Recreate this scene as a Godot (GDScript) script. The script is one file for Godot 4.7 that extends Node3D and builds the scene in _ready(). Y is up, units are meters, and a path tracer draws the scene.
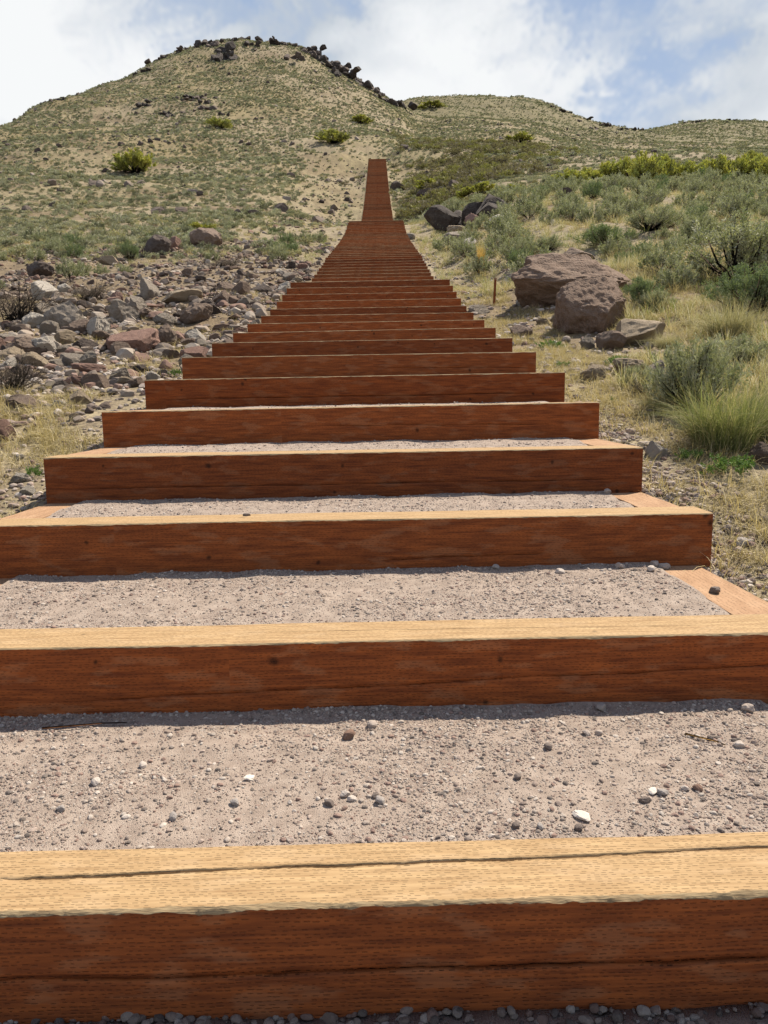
extends Node3D
# A long flight of timber steps climbing a sagebrush hillside, y up, metres, uphill is -z (d = -z).

const FOC := 769.0            # focal length in pixels of the 768 x 1024 picture
const PITCH := 0.14835        # the lens looks 8.5 degrees below level
const ROLL := 0.018
const EYE := 1.07             # eye above the foot of the first beam
const BW := 2.84              # length of a step beam
const BD := 0.186             # thickness of a step beam

var taken := {}
var rng := RandomNumberGenerator.new()
var n_big := FastNoiseLite.new()
var n_mid := FastNoiseLite.new()
var n_fine := FastNoiseLite.new()
var prof_d := PackedFloat32Array()
var prof_h := PackedFloat32Array()
var tg := PackedFloat32Array()
const NU := 260
const ND := 220
const U0 := -0.80
const U1 := 0.80
const LD0 := 2.3              # ln(10)
const LD1 := 7.3              # ln(1480)
var steps_a := []             # [d, top height over the eye]
var steps_b := []
var steps_c := []
var M := {}
var bare := []                # [x, d, radius] kept free of grass
var landmarks := []           # [x, d, phrase]

func _ready():
	rng.seed = 4711
	set_camera_sky_sun()
	setup_noise()
	setup_steps()
	setup_terrain_table()
	make_materials()
	build_terrain()
	build_stairs()
	build_boulders()
	build_hero_plants()
	build_rubble_slope()
	build_crags()
	build_shrubs()
	build_grass()
	build_gravel()
	build_small_things()

# ---------------------------------------------------------------- camera, sky, sun
func set_camera_sky_sun():
	var cam := Camera3D.new()
	cam.name = "camera"
	cam.fov = rad_to_deg(2.0 * atan(512.0 / FOC))
	cam.near = 0.05
	cam.far = 4000.0
	add_child(cam)
	cam.position = Vector3(0, EYE, 0)
	cam.basis = Basis(Vector3.RIGHT, -PITCH) * Basis(Vector3.BACK, -ROLL)
	cam.current = true
	var we := WorldEnvironment.new()
	we.name = "world_environment"
	var e := Environment.new()
	e.background_mode = Environment.BG_SKY
	e.tonemap_mode = Environment.TONE_MAPPER_LINEAR
	e.tonemap_exposure = 1.82
	e.sdfgi_enabled = true
	e.ssao_enabled = true
	e.ssil_enabled = true
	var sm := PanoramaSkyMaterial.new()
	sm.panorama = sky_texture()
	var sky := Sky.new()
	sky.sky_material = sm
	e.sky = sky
	e.sky_rotation = Vector3(0, -0.42, 0)
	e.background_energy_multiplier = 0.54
	we.environment = e
	add_child(we)
	var sun := DirectionalLight3D.new()
	sun.name = "sun"
	sun.light_energy = 1.6
	sun.light_color = Color(1.0, 0.955, 0.88)
	sun.light_angular_distance = 0.5
	sun.shadow_enabled = true
	add_child(sun)
	sun.look_at_from_position(Vector3(0.50, 1.0, -0.47) * 100.0, Vector3.ZERO, Vector3.UP)

func sky_texture() -> ImageTexture:
	var w := 2048
	var h := 1024
	var img := Image.create(w, h, false, Image.FORMAT_RGB8)
	var na := FastNoiseLite.new()
	na.seed = 21
	na.noise_type = FastNoiseLite.TYPE_SIMPLEX_SMOOTH
	na.frequency = 1.25
	na.fractal_octaves = 5
	na.fractal_gain = 0.52
	na.domain_warp_enabled = true
	na.domain_warp_amplitude = 0.35
	na.domain_warp_frequency = 1.1
	var nb := FastNoiseLite.new()
	nb.seed = 77
	nb.frequency = 0.7
	nb.fractal_octaves = 4
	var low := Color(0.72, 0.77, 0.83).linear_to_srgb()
	for y in h:
		var el: float = (0.5 - (y + 0.5) / h) * PI
		if el < -0.05:
			img.fill_rect(Rect2i(0, y, w, h - y), low)
			break
		var ce := cos(el)
		var se := sin(el)
		var k: float = 1.0 / (maxf(se, 0.0) + 0.32)
		for x in w:
			var az: float = (x + 0.5) / w * TAU
			var dx: float = sin(az) * ce
			var dz: float = cos(az) * ce
			var px: float = dx * k * 1.5
			var pz: float = dz * k * 1.5
			var c: float = na.get_noise_3d(px, pz, se * 1.2)
			var g: float = nb.get_noise_3d(px * 1.3 + 9.0, pz * 1.3, 3.0)
			var cover: float = smoothstep(-0.30, 0.20, c + 0.14 - 0.42 * smoothstep(0.30, 0.85, se))  # cloud thinned and blue deepened overhead, out of view, to lower ambient light
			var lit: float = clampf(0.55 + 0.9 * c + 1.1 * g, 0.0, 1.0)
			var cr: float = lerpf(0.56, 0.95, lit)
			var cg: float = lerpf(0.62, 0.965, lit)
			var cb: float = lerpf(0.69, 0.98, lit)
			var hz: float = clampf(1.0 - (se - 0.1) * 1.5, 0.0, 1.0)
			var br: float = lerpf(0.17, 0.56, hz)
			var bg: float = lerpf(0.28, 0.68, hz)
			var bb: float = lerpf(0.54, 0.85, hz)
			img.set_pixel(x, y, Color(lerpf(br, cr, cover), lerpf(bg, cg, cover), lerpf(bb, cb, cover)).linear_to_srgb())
	return ImageTexture.create_from_image(img)

# ---------------------------------------------------------------- helpers
func numbered(called: String) -> String:
	var n: int = taken.get(called, 0)
	taken[called] = n + 1
	return called if n == 0 else "%s_%03d" % [called, n]

func tag(o: Node, label: String, category: String, group := "", kind := ""):
	o.set_meta("label", label)
	if category: o.set_meta("category", category)
	if group: o.set_meta("group", group)
	if kind: o.set_meta("kind", kind)

func mesh_node(called: String, mesh: Mesh, mat, parent: Node) -> MeshInstance3D:
	var o := MeshInstance3D.new()
	o.name = numbered(called) if parent == self else called
	o.mesh = mesh
	if mat: o.material_override = mat
	parent.add_child(o, true)
	return o

func scatter(called: String, mesh: Mesh, mat, xf: Array, cols: Array, label: String, category: String):
	if xf.is_empty(): return
	var mm := MultiMesh.new()
	mm.transform_format = MultiMesh.TRANSFORM_3D
	mm.use_colors = not cols.is_empty()
	mm.mesh = mesh
	mm.instance_count = xf.size()
	for i in xf.size():
		mm.set_instance_transform(i, xf[i])
		if not cols.is_empty(): mm.set_instance_color(i, cols[i])
	var o := MultiMeshInstance3D.new()
	o.name = numbered(called)
	o.multimesh = mm
	if mat: o.material_override = mat
	add_child(o)
	tag(o, label, category, "", "stuff")

func rr(a: float, b: float) -> float:
	return rng.randf_range(a, b)

func pick(a: Array):
	return a[rng.randi() % a.size()]

func arrays_mesh(v: PackedVector3Array, n: PackedVector3Array, uv, c, idx: PackedInt32Array) -> ArrayMesh:
	var a := []
	a.resize(Mesh.ARRAY_MAX)
	a[Mesh.ARRAY_VERTEX] = v
	a[Mesh.ARRAY_NORMAL] = n
	if uv != null: a[Mesh.ARRAY_TEX_UV] = uv
	if c != null: a[Mesh.ARRAY_COLOR] = c
	a[Mesh.ARRAY_INDEX] = idx
	var m := ArrayMesh.new()
	m.add_surface_from_arrays(Mesh.PRIMITIVE_TRIANGLES, a)
	return m

# a pixel of the picture as a ray from the eye, scaled to one metre uphill
func ray(px: float, py: float) -> Vector3:
	var a := (px - 384.0) / FOC
	var b := (512.0 - py) / FOC
	var c := cos(ROLL)
	var s := sin(ROLL)
	var u := c * a + s * b
	var v := -s * a + c * b
	var dz := cos(PITCH) + v * sin(PITCH)
	var dy := v * cos(PITCH) - sin(PITCH)
	return Vector3(u / dz, dy / dz, -1.0)

# where the ground is met along that ray
func ground_hit(px: float, py: float) -> Vector3:
	var r := ray(px, py)
	var d := 1.3
	while d < 700.0:
		if EYE + r.y * d <= gy(r.x * d, d):
			break
		d *= 1.012
	return Vector3(r.x * d, gy(r.x * d, d), -d)

func px_size(d: float) -> float:
	return d / FOC * 1.03

# ---------------------------------------------------------------- steps and terrain
func setup_noise():
	n_big.seed = 5; n_big.frequency = 1.0 / 60.0; n_big.fractal_octaves = 3
	n_mid.seed = 8; n_mid.frequency = 1.0 / 7.0; n_mid.fractal_octaves = 3
	n_fine.seed = 12; n_fine.frequency = 1.0 / 1.1; n_fine.fractal_octaves = 3

func setup_steps():
	steps_a = [[1.217, -0.87], [2.06, -0.67], [2.945, -0.467], [3.624, -0.255], [4.435, -0.052], [5.254, 0.144], [6.305, 0.342], [7.422, 0.534], [8.498, 0.718], [9.477, 0.900], [10.525, 1.098], [11.469, 1.290], [12.135, 1.478], [12.836, 1.668], [13.508, 1.860], [14.105, 2.046]]
	var pb := [[15.6, 2.0], [18.855, 2.831], [23.615, 4.105], [30.301, 5.746], [36.907, 7.474], [41.647, 9.049]]
	var h := 2.046 + 0.189
	while h < 9.07:
		steps_b.append([along(pb, h), h])
		h += 0.1892
	var pc := [[67.5, 14.3], [73.161, 15.977], [95.566, 23.803], [134.199, 38.905]]
	h = 14.5
	while h < 38.92:
		steps_c.append([along(pc, h), h])
		h += 0.2
	prof_d.append(-30.0); prof_h.append(-4.6)
	prof_d.append(-1.0); prof_h.append(-1.13)
	prof_d.append(1.0); prof_h.append(-1.10)
	for a in [steps_a, steps_b, steps_c]:
		if a == steps_b:
			prof_d.append(15.4); prof_h.append(1.98)
		for s in a:
			prof_d.append(s[0]); prof_h.append(s[1] - 0.235)
		if a == steps_b:
			prof_d.append(50.0); prof_h.append(10.4)
	prof_d.append(150.0); prof_h.append(44.0)

func along(p: Array, h: float) -> float:
	for k in p.size() - 1:
		if h <= p[k + 1][1] or k == p.size() - 2:
			return lerpf(p[k][0], p[k + 1][0], (h - p[k][1]) / (p[k + 1][1] - p[k][1]))
	return 0.0

func stair_x(d: float) -> float:
	return -0.185 + 0.0009 * clampf(d, 0.0, 134.0)

func stair_h(d: float) -> float:
	var k := prof_d.bsearch(d)
	if k <= 0: return prof_h[0]
	if k >= prof_d.size(): return prof_h[prof_d.size() - 1]
	return lerpf(prof_h[k - 1], prof_h[k], (d - prof_d[k - 1]) / (prof_d[k] - prof_d[k - 1]))

func slope_of(px: float, py: float) -> float:
	var v := 512.0 - py - ROLL * (px - 384.0)
	return (v * cos(PITCH) - FOC * sin(PITCH)) / (FOC * cos(PITCH) + v * sin(PITCH))

func setup_terrain_table():
	var ds := [14.0, 20.0, 32.0, 50.0, 80.0, 120.0, 170.0, 220.0, 260.0, 300.0, 350.0, 420.0, 500.0, 650.0, 900.0, 1500.0]
	var cols := [
		[-150, 305, 282, 255, 238, 212, 190, 172, 180, 190, 200, 210, 220, 230, 240, 250, 260],
		[0, 302, 279, 249, 223, 192, 162, 133, 140, 142, 152, 165, 180, 195, 210, 225, 240],
		[60, 302, 278, 247, 221, 192, 161, 128, 106, 109, 110, 125, 145, 165, 185, 205, 225],
		[120, 302, 278, 245, 220, 193, 162, 127, 97, 85, 91, 100, 120, 145, 170, 195, 220],
		[190, 302, 277, 243, 219, 194, 162, 126, 92, 67, 53, 60, 85, 115, 150, 180, 210],
		[240, 302, 277, 242, 219, 196, 163, 127, 93, 66, 43, 48, 75, 105, 140, 175, 210],
		[300, 302, 276, 241, 218, 198, 163, 130, 97, 70, 47, 56, 85, 112, 140, 175, 210],
		[345, 302, 276, 240, 218, 203, 164, 134, 104, 78, 69, 85, 108, 120, 145, 175, 210],
		[378, 302, 276, 240, 218, 204, 167, 139, 114, 92, 89, 104, 112, 122, 145, 175, 210],
		[402, 302, 274, 237, 212, 197, 168, 144, 123, 105, 104, 110, 103, 118, 145, 175, 210],
		[430, 299, 265, 228, 203, 187, 168, 150, 136, 126, 118, 110, 99, 112, 140, 170, 205],
		[520, 292, 245, 210, 188, 172, 159, 147, 136, 128, 121, 112, 97, 108, 135, 165, 200],
		[600, 288, 235, 201, 182, 167, 158, 152, 146, 141, 136, 130, 122, 130, 138, 165, 200],
		[650, 286, 231, 198, 180, 166, 158, 154, 149, 145, 141, 137, 132, 137, 131, 160, 200],
		[715, 284, 228, 197, 179, 165, 158, 155, 151, 148, 145, 143, 139, 135, 121, 150, 190],
		[768, 283, 226, 196, 178, 165, 159, 156, 153, 150, 148, 146, 143, 138, 123, 150, 190],
		[930, 282, 225, 195, 178, 166, 160, 157, 155, 153, 151, 149, 147, 143, 132, 150, 190]]
	var nc := cols.size()
	var nd := ds.size()
	var cu := PackedFloat32Array()
	for c in cols: cu.append((c[0] - 384.0) / FOC / 1.055)
	var ld := PackedFloat32Array()
	for d in ds: ld.append(log(d))
	var rows := []           # per column, slopes on the fine distance grid
	for c in cols:
		var t := PackedFloat32Array()
		for k in nd: t.append(slope_of(c[0], c[k + 1]))
		var fine := PackedFloat32Array()
		for j in ND:
			var l: float = lerpf(LD0, LD1, j / float(ND - 1))
			fine.append(hermite(ld, t, l))
		rows.append(fine)
	tg.resize(NU * ND)
	for i in NU:
		var u: float = lerpf(U0, U1, i / float(NU - 1))
		for j in ND:
			var t := PackedFloat32Array()
			t.resize(nc)
			for c in nc: t[c] = rows[c][j]
			tg[i * ND + j] = hermite(cu, t, u)

func hermite(xs: PackedFloat32Array, ys: PackedFloat32Array, x: float) -> float:
	var n := xs.size()
	if x <= xs[0]: return ys[0]
	if x >= xs[n - 1]: return ys[n - 1]
	var k := clampi(xs.bsearch(x) - 1, 0, n - 2)
	var h := xs[k + 1] - xs[k]
	var s := (ys[k + 1] - ys[k]) / h
	var m0 := s
	var m1 := s
	if k > 0:
		var sp := (ys[k] - ys[k - 1]) / (xs[k] - xs[k - 1])
		m0 = 0.0 if sp * s <= 0.0 else 2.0 * sp * s / (sp + s)
	if k < n - 2:
		var sn := (ys[k + 2] - ys[k + 1]) / (xs[k + 2] - xs[k + 1])
		m1 = 0.0 if sn * s <= 0.0 else 2.0 * sn * s / (sn + s)
	var w := (x - xs[k]) / h
	var w2 := w * w
	var w3 := w2 * w
	return (2 * w3 - 3 * w2 + 1) * ys[k] + (w3 - 2 * w2 + w) * h * m0 + (-2 * w3 + 3 * w2) * ys[k + 1] + (w3 - w2) * h * m1

func table_slope(u: float, d: float) -> float:
	var fi: float = clampf((u - U0) / (U1 - U0), 0.0, 0.9999) * (NU - 1)
	var fj: float = clampf((log(maxf(d, 10.0)) - LD0) / (LD1 - LD0), 0.0, 0.9999) * (ND - 1)
	var i := int(fi)
	var j := int(fj)
	fi -= i
	fj -= j
	var o := i * ND + j
	return lerpf(lerpf(tg[o], tg[o + 1], fj), lerpf(tg[o + ND], tg[o + ND + 1], fj), fi)

# height of the ground, world y
func gy(x: float, d: float) -> float:
	var off := absf(x - stair_x(d))
	var s := stair_h(d)
	var near := s + 0.15 * maxf(0.0, x - 2.0) * smoothstep(4.0, 13.0, d)
	var wd := smoothstep(12.0, 26.0, d)
	var free := smoothstep(1.45, 3.2, off)
	var h := near
	if wd > 0.0 or d > 40.0:
		var wl := smoothstep(1.6, 2.6 + 0.12 * d, off)
		if d > 134.0: wl = maxf(wl, smoothstep(134.0, 150.0, d))
		h = lerpf(near, table_slope(x / maxf(d, 1.0), d) * d, wd * wl)
		if d > 134.0: free = maxf(free, smoothstep(134.0, 145.0, d))
	if free > 0.0:
		var e: float = n_fine.get_noise_2d(x, d) * 0.075 * (1.0 if d < 40.0 else 0.6)
		e += n_mid.get_noise_2d(x, d) * 0.22 * smoothstep(3.0, 25.0, d) * (1.0 + d * 0.006)
		if d > 30.0: e += n_big.get_noise_2d(x, d) * 2.4 * smoothstep(30.0, 140.0, d)
		h += e * free
	return h + EYE

func build_terrain():
	var nx := 400
	var nz := 430
	var v := PackedVector3Array()
	var c := PackedColorArray()
	v.resize((nx + 1) * (nz + 1))
	c.resize(v.size())
	for j in nz + 1:
		var d: float = 3.0 * exp(j * log(1300.0 / 3.0) / nz) - 5.6
		for i in nx + 1:
			var x: float = lerpf(-0.86, 0.86, i / float(nx)) * (d + 6.5)
			v[j * (nx + 1) + i] = Vector3(x, gy(x, d), -d)
			# straw, bare soil and greener grass in drifts
			var a: float = n_mid.get_noise_2d(x * 0.55 + 40.0, d * 0.55)
			var b: float = n_big.get_noise_2d(x * 1.3 - 90.0, d * 1.3)
			var col := Color(1, 1, 1)
			var soil: float = smoothstep(-0.05, 0.40, -a + 0.25 * b)
			col = col.lerp(Color(0.66, 0.60, 0.57), soil)
			var green: float = smoothstep(0.02, 0.45, b + 0.4 * a) * (0.9 if x > 2.0 else 0.35)
			if d < 12.0: green *= 0.25
			col = col.lerp(Color(0.74, 0.84, 0.62), green * 0.6)
			if d > 40.0: col = col.lerp(Color(0.80, 0.78, 0.60), 0.75 * smoothstep(40.0, 110.0, d) * clampf(0.6 + b, 0.0, 1.0))
			if d > 250.0 and x > 0.0: col = col.lerp(Color(0.52, 0.55, 0.38), 0.8 * smoothstep(250.0, 330.0, d))
			# stony brown earth of the rubble strip
			var strip: float = smoothstep(0.12, -0.12, (stair_x(d) - x) / (4.0 + 0.35 * d) - 1.0 + 0.25 * a) if x < stair_x(d) and d < 34.0 else 0.0
			if d > 5.0: col = col.lerp(Color(0.62, 0.56, 0.53), 0.8 * strip * smoothstep(5.0, 8.0, d) * smoothstep(34.0, 22.0, d))
			c[j * (nx + 1) + i] = col * rng.randf_range(0.78, 1.18)
	var n := PackedVector3Array()
	n.resize(v.size())
	for j in nz + 1:
		for i in nx + 1:
			var o := j * (nx + 1) + i
			var ex := v[mini(i + 1, nx) - i + o] - v[maxi(i - 1, 0) - i + o]
			var ez := v[mini(j + 1, nz) * (nx + 1) + i] - v[maxi(j - 1, 0) * (nx + 1) + i]
			n[o] = ex.cross(ez).normalized()
	var idx := PackedInt32Array()
	idx.resize(nx * nz * 6)
	var q := 0
	for j in nz:
		for i in nx:
			var o := j * (nx + 1) + i
			for w in [o, o + nx + 1, o + 1, o + 1, o + nx + 1, o + nx + 2]:
				idx[q] = w
				q += 1
	var o := mesh_node("hillside", arrays_mesh(v, n, null, c, idx), M.ground, self)
	tag(o, "dry grassy hillside rising to rocky ridges", "hill", "", "structure")

# ---------------------------------------------------------------- materials
func lin(r: float, g: float, b: float) -> Color:
	return Color(r, g, b).linear_to_srgb()

func noise_bytes(w: int, h: int, seed_: int, freq: float, oct := 4, kind := FastNoiseLite.TYPE_SIMPLEX_SMOOTH) -> PackedByteArray:
	var n := FastNoiseLite.new()
	n.seed = seed_
	n.noise_type = kind
	n.frequency = freq
	n.fractal_octaves = oct
	return n.get_seamless_image(w, h, false, false, 0.15).get_data()

# colour from a ramp over a mix of a coarse and a fine noise, and a relief from the fine one
func ramp_pair(size: int, seed_: int, f1: float, f2: float, share: float, ramp: Array, kind := FastNoiseLite.TYPE_SIMPLEX_SMOOTH) -> Array:
	var a := noise_bytes(size, size, seed_, f1)
	var b := noise_bytes(size, size, seed_ + 1, f2, 3, kind)
	var lut := PackedByteArray()
	for k in 256:
		var t: float = k / 255.0 * (ramp.size() - 1)
		var i := mini(int(t), ramp.size() - 2)
		var col: Color = ramp[i].lerp(ramp[i + 1], t - i).linear_to_srgb()
		lut.append(int(clampf(col.r, 0, 1) * 255)); lut.append(int(clampf(col.g, 0, 1) * 255)); lut.append(int(clampf(col.b, 0, 1) * 255))
	var out := PackedByteArray()
	out.resize(size * size * 3)
	for i in size * size:
		var v := clampi(int(a[i] * (1.0 - share) + b[i] * share), 0, 255) * 3
		out[i * 3] = lut[v]
		out[i * 3 + 1] = lut[v + 1]
		out[i * 3 + 2] = lut[v + 2]
	return [ImageTexture.create_from_image(Image.create_from_data(size, size, false, Image.FORMAT_RGB8, out)),
		ImageTexture.create_from_image(Image.create_from_data(size, size, false, Image.FORMAT_L8, b))]

func std(albedo, rough := 0.9) -> StandardMaterial3D:
	var m := StandardMaterial3D.new()
	m.roughness = rough
	m.metallic_specular = 0.3
	if albedo is Color: m.albedo_color = albedo
	else: m.albedo_texture = albedo
	return m

func tri_mat(pair: Array, scale: float, relief: float, world: bool, rough := 0.95) -> StandardMaterial3D:
	var m := std(pair[0], rough)
	m.uv1_triplanar = true
	m.uv1_world_triplanar = world
	m.uv1_scale = Vector3.ONE * scale
	m.heightmap_enabled = true
	m.heightmap_texture = pair[1]
	m.heightmap_scale = relief
	return m

func leaf_mat(through: Color) -> StandardMaterial3D:
	var m := std(Color.WHITE, 0.75)
	m.vertex_color_use_as_albedo = true
	m.cull_mode = BaseMaterial3D.CULL_DISABLED
	m.backlight_enabled = true
	m.backlight = through
	return m

func make_materials():
	var g := ramp_pair(1024, 31, 0.006, 0.05, 0.55, [Color(0.062, 0.048, 0.034), Color(0.13, 0.101, 0.070), Color(0.22, 0.177, 0.115), Color(0.31, 0.258, 0.165), Color(0.42, 0.355, 0.235)])
	M.ground = tri_mat(g, 0.36, 1.4, true)
	M.ground.vertex_color_use_as_albedo = true
	var gr := ramp_pair(1024, 41, 0.01, 0.30, 0.56, [Color(0.12, 0.092, 0.074), Color(0.215, 0.168, 0.138), Color(0.29, 0.232, 0.193), Color(0.37, 0.306, 0.258), Color(0.46, 0.395, 0.34)])
	M.gravel = tri_mat(gr, 1.3, 0.45, true)
	var st := ramp_pair(512, 51, 0.012, 0.07, 0.45, [Color(0.45, 0.42, 0.40), Color(0.75, 0.73, 0.72), Color(0.92, 0.91, 0.90), Color(1, 1, 1)])
	M.pebble = tri_mat(st, 6.0, 0.05, false)
	M.pebble.vertex_color_use_as_albedo = true
	M.rock = {}
	var tones := {"grey": Color(0.255, 0.215, 0.175), "brown": Color(0.195, 0.142, 0.11), "reddish": Color(0.24, 0.145, 0.115), "pale": Color(0.44, 0.395, 0.34), "dark": Color(0.085, 0.064, 0.055), "tan": Color(0.30, 0.235, 0.165), "boulder": Color(0.16, 0.108, 0.080), "black": Color(0.050, 0.040, 0.036)}
	var k := 0
	for t in tones:
		var b: Color = tones[t]
		var pr := ramp_pair(512, 60 + k * 3, 0.011, 0.055, 0.5, [b * 0.35, b * 0.75, b, b.lerp(Color(0.45, 0.42, 0.36), 0.13), b.lerp(Color(0.52, 0.48, 0.42), 0.34)])
		M.rock[t] = tri_mat(pr, 0.9, 2.2, false, 0.92)
		k += 1
	M.leaf = leaf_mat(Color(0.66, 0.70, 0.50))
	M.grass = leaf_mat(Color(0.78, 0.78, 0.66))
	M.dull_leaf = leaf_mat(Color(0.66, 0.70, 0.50))
	M.dull_leaf.albedo_color = Color(0.93, 0.93, 0.95)
	M.twig = std(lin(0.17, 0.135, 0.11))
	M.dead_twig = std(lin(0.24, 0.20, 0.17))
	make_wood()

func make_wood():
	var w := 2048
	var h := 768
	var ga := stretched(w, h, 81, 0.035, 5)
	var gb := stretched(w, h, 82, 0.09, 16)
	var blot := stretched(w, h, 83, 0.012, 2)
	var face := Image.create(w, h, false, Image.FORMAT_RGB8)
	var high := Image.create(w, h, false, Image.FORMAT_L8)
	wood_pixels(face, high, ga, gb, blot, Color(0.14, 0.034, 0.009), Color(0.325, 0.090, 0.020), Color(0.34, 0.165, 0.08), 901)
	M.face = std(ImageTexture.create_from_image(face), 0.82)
	M.face.heightmap_enabled = true
	M.face.heightmap_texture = ImageTexture.create_from_image(high)
	M.face.heightmap_scale = 0.35
	M.faces = []
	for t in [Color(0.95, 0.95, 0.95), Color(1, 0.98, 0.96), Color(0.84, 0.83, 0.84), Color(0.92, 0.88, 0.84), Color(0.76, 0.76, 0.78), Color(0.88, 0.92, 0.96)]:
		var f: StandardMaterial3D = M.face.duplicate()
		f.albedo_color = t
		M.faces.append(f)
	var top := Image.create(w, h, false, Image.FORMAT_RGB8)
	var thigh := Image.create(w, h, false, Image.FORMAT_L8)
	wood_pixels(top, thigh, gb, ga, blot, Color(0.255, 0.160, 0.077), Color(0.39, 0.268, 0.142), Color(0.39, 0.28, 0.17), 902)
	M.top = std(ImageTexture.create_from_image(top), 0.85)
	M.top.heightmap_enabled = true
	M.top.heightmap_texture = ImageTexture.create_from_image(thigh)
	M.top.heightmap_scale = 0.3
	var side := Image.create(w, 256, false, Image.FORMAT_RGB8)
	var shigh := Image.create(w, 256, false, Image.FORMAT_L8)
	wood_pixels(side, shigh, ga, gb, blot, Color(0.26, 0.150, 0.082), Color(0.36, 0.222, 0.130), Color(0.38, 0.255, 0.16), 903)
	M.side = std(ImageTexture.create_from_image(side), 0.85)
	M.side.heightmap_enabled = true
	M.side.heightmap_texture = ImageTexture.create_from_image(shigh)
	M.side.heightmap_scale = 0.3
	var ed := ramp_pair(512, 95, 0.02, 0.09, 0.6, [Color(0.09, 0.062, 0.036), Color(0.19, 0.135, 0.078), Color(0.29, 0.22, 0.13), Color(0.38, 0.30, 0.19)])
	M.edge = tri_mat(ed, 3.0, 0.15, false)
	M.edge.uv1_scale = Vector3(0.6, 7.0, 7.0)
	M.end = std(lin(0.22, 0.075, 0.03))

func stretched(w: int, h: int, seed_: int, freq: float, times: int) -> PackedByteArray:
	var n := FastNoiseLite.new()
	n.seed = seed_
	n.frequency = freq
	n.fractal_octaves = 4
	var im := n.get_image(w / times, h)
	im.resize(w, h, Image.INTERPOLATE_CUBIC)
	return im.get_data()

# boards 256 rows high: grain, worn blotches, knots, and rows of short incised slits that hold the preservative stain
func wood_pixels(img: Image, high: Image, ga, gb, blot, dark: Color, light: Color, worn: Color, seed_: int):
	var w := img.get_width()
	var h := img.get_height()
	var out := PackedByteArray()
	out.resize(w * h * 3)
	var hi := PackedByteArray()
	hi.resize(w * h)
	var lut := PackedColorArray()
	for i in w * h:
		var t: float = (ga[i] * 0.5 + gb[i] * 0.5) / 255.0
		t = clampf((t - 0.5) * 1.7 + 0.5, 0.0, 1.0)
		var wn: float = clampf((blot[i] / 255.0 - 0.62) * 2.0, 0.0, 0.28)
		var r: float = lerpf(lerpf(dark.r, light.r, t), worn.r, wn)
		var g: float = lerpf(lerpf(dark.g, light.g, t), worn.g, wn)
		var b: float = lerpf(lerpf(dark.b, light.b, t), worn.b, wn)
		out[i * 3] = int(pow(r, 0.4545) * 255)
		out[i * 3 + 1] = int(pow(g, 0.4545) * 255)
		out[i * 3 + 2] = int(pow(b, 0.4545) * 255)
		hi[i] = 150 + int(t * 60.0)
	var r2 := RandomNumberGenerator.new()
	r2.seed = seed_
	# slits
	var y := 5
	var row := 0
	while y < h - 3:
		var x := r2.randi() % 12 + (row % 2) * 6
		while x < w - 10:
			var l := r2.randi_range(4, 9)
			if r2.randf() < 0.80:
				var dy := r2.randi_range(-1, 1)
				for yy in 2:
					for xx in l:
						var o := (y + yy + dy) * w + x + xx
						hi[o] = 85
						for q in 3: out[o * 3 + q] = int(out[o * 3 + q] * 0.86)
			x += r2.randi_range(10, 15)
		y += r2.randi_range(8, 9)
		row += 1
	# knots
	for k in int(h / 256.0 * (5.0 if seed_ == 901 else 1.4)):
		var cx := r2.randf_range(60, w - 60)
		var cy := r2.randf_range(30, h - 30)
		var rad := r2.randf_range(5, 12)
		for yy in range(int(cy - rad * 2), int(cy + rad * 2)):
			if yy < 0 or yy >= h: continue
			for xx in range(int(cx - rad * 1.6), int(cx + rad * 1.6)):
				var ex := (xx - cx) / rad * 1.25
				var ey := (yy - cy) / rad / 1.3
				var e := sqrt(ex * ex + ey * ey) + 0.10 * sin(atan2(ey, ex) * 2.0 + k) + 0.05 * sin(atan2(ey, ex) * 7.0 + k * 3.0)
				if e > 1.5: continue
				var f := 1.0 - (0.52 if seed_ == 901 else 0.28) * smoothstep(1.5, 0.15, e) * (0.82 + 0.18 * sin(e * 14.0))
				var o := yy * w + xx
				for q in 3: out[o * 3 + q] = int(out[o * 3 + q] * f)
	img.set_data(w, h, false, Image.FORMAT_RGB8, out)
	high.set_data(w, h, false, Image.FORMAT_L8, hi)

# ---------------------------------------------------------------- step beams
func grid_arrays(P: Array, UV: Array) -> Array:
	var nc := P.size()
	var nr: int = P[0].size()
	var v := PackedVector3Array()
	var uv := PackedVector2Array()
	var n := PackedVector3Array()
	for i in nc:
		v.append_array(P[i])
		uv.append_array(UV[i])
	n.resize(v.size())
	for i in nc:
		for j in nr:
			var a: Vector3 = P[mini(i + 1, nc - 1)][j] - P[maxi(i - 1, 0)][j]
			var b: Vector3 = P[i][mini(j + 1, nr - 1)] - P[i][maxi(j - 1, 0)]
			n[i * nr + j] = a.cross(b).normalized()
	var idx := PackedInt32Array()
	for i in nc - 1:
		for j in nr - 1:
			var o := i * nr + j
			idx.append_array([o, o + 1, o + nr, o + nr, o + 1, o + nr + 1])
	var arr := []
	arr.resize(Mesh.ARRAY_MAX)
	arr[Mesh.ARRAY_VERTEX] = v
	arr[Mesh.ARRAY_NORMAL] = n
	arr[Mesh.ARRAY_TEX_UV] = uv
	arr[Mesh.ARRAY_INDEX] = idx
	return arr

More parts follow.
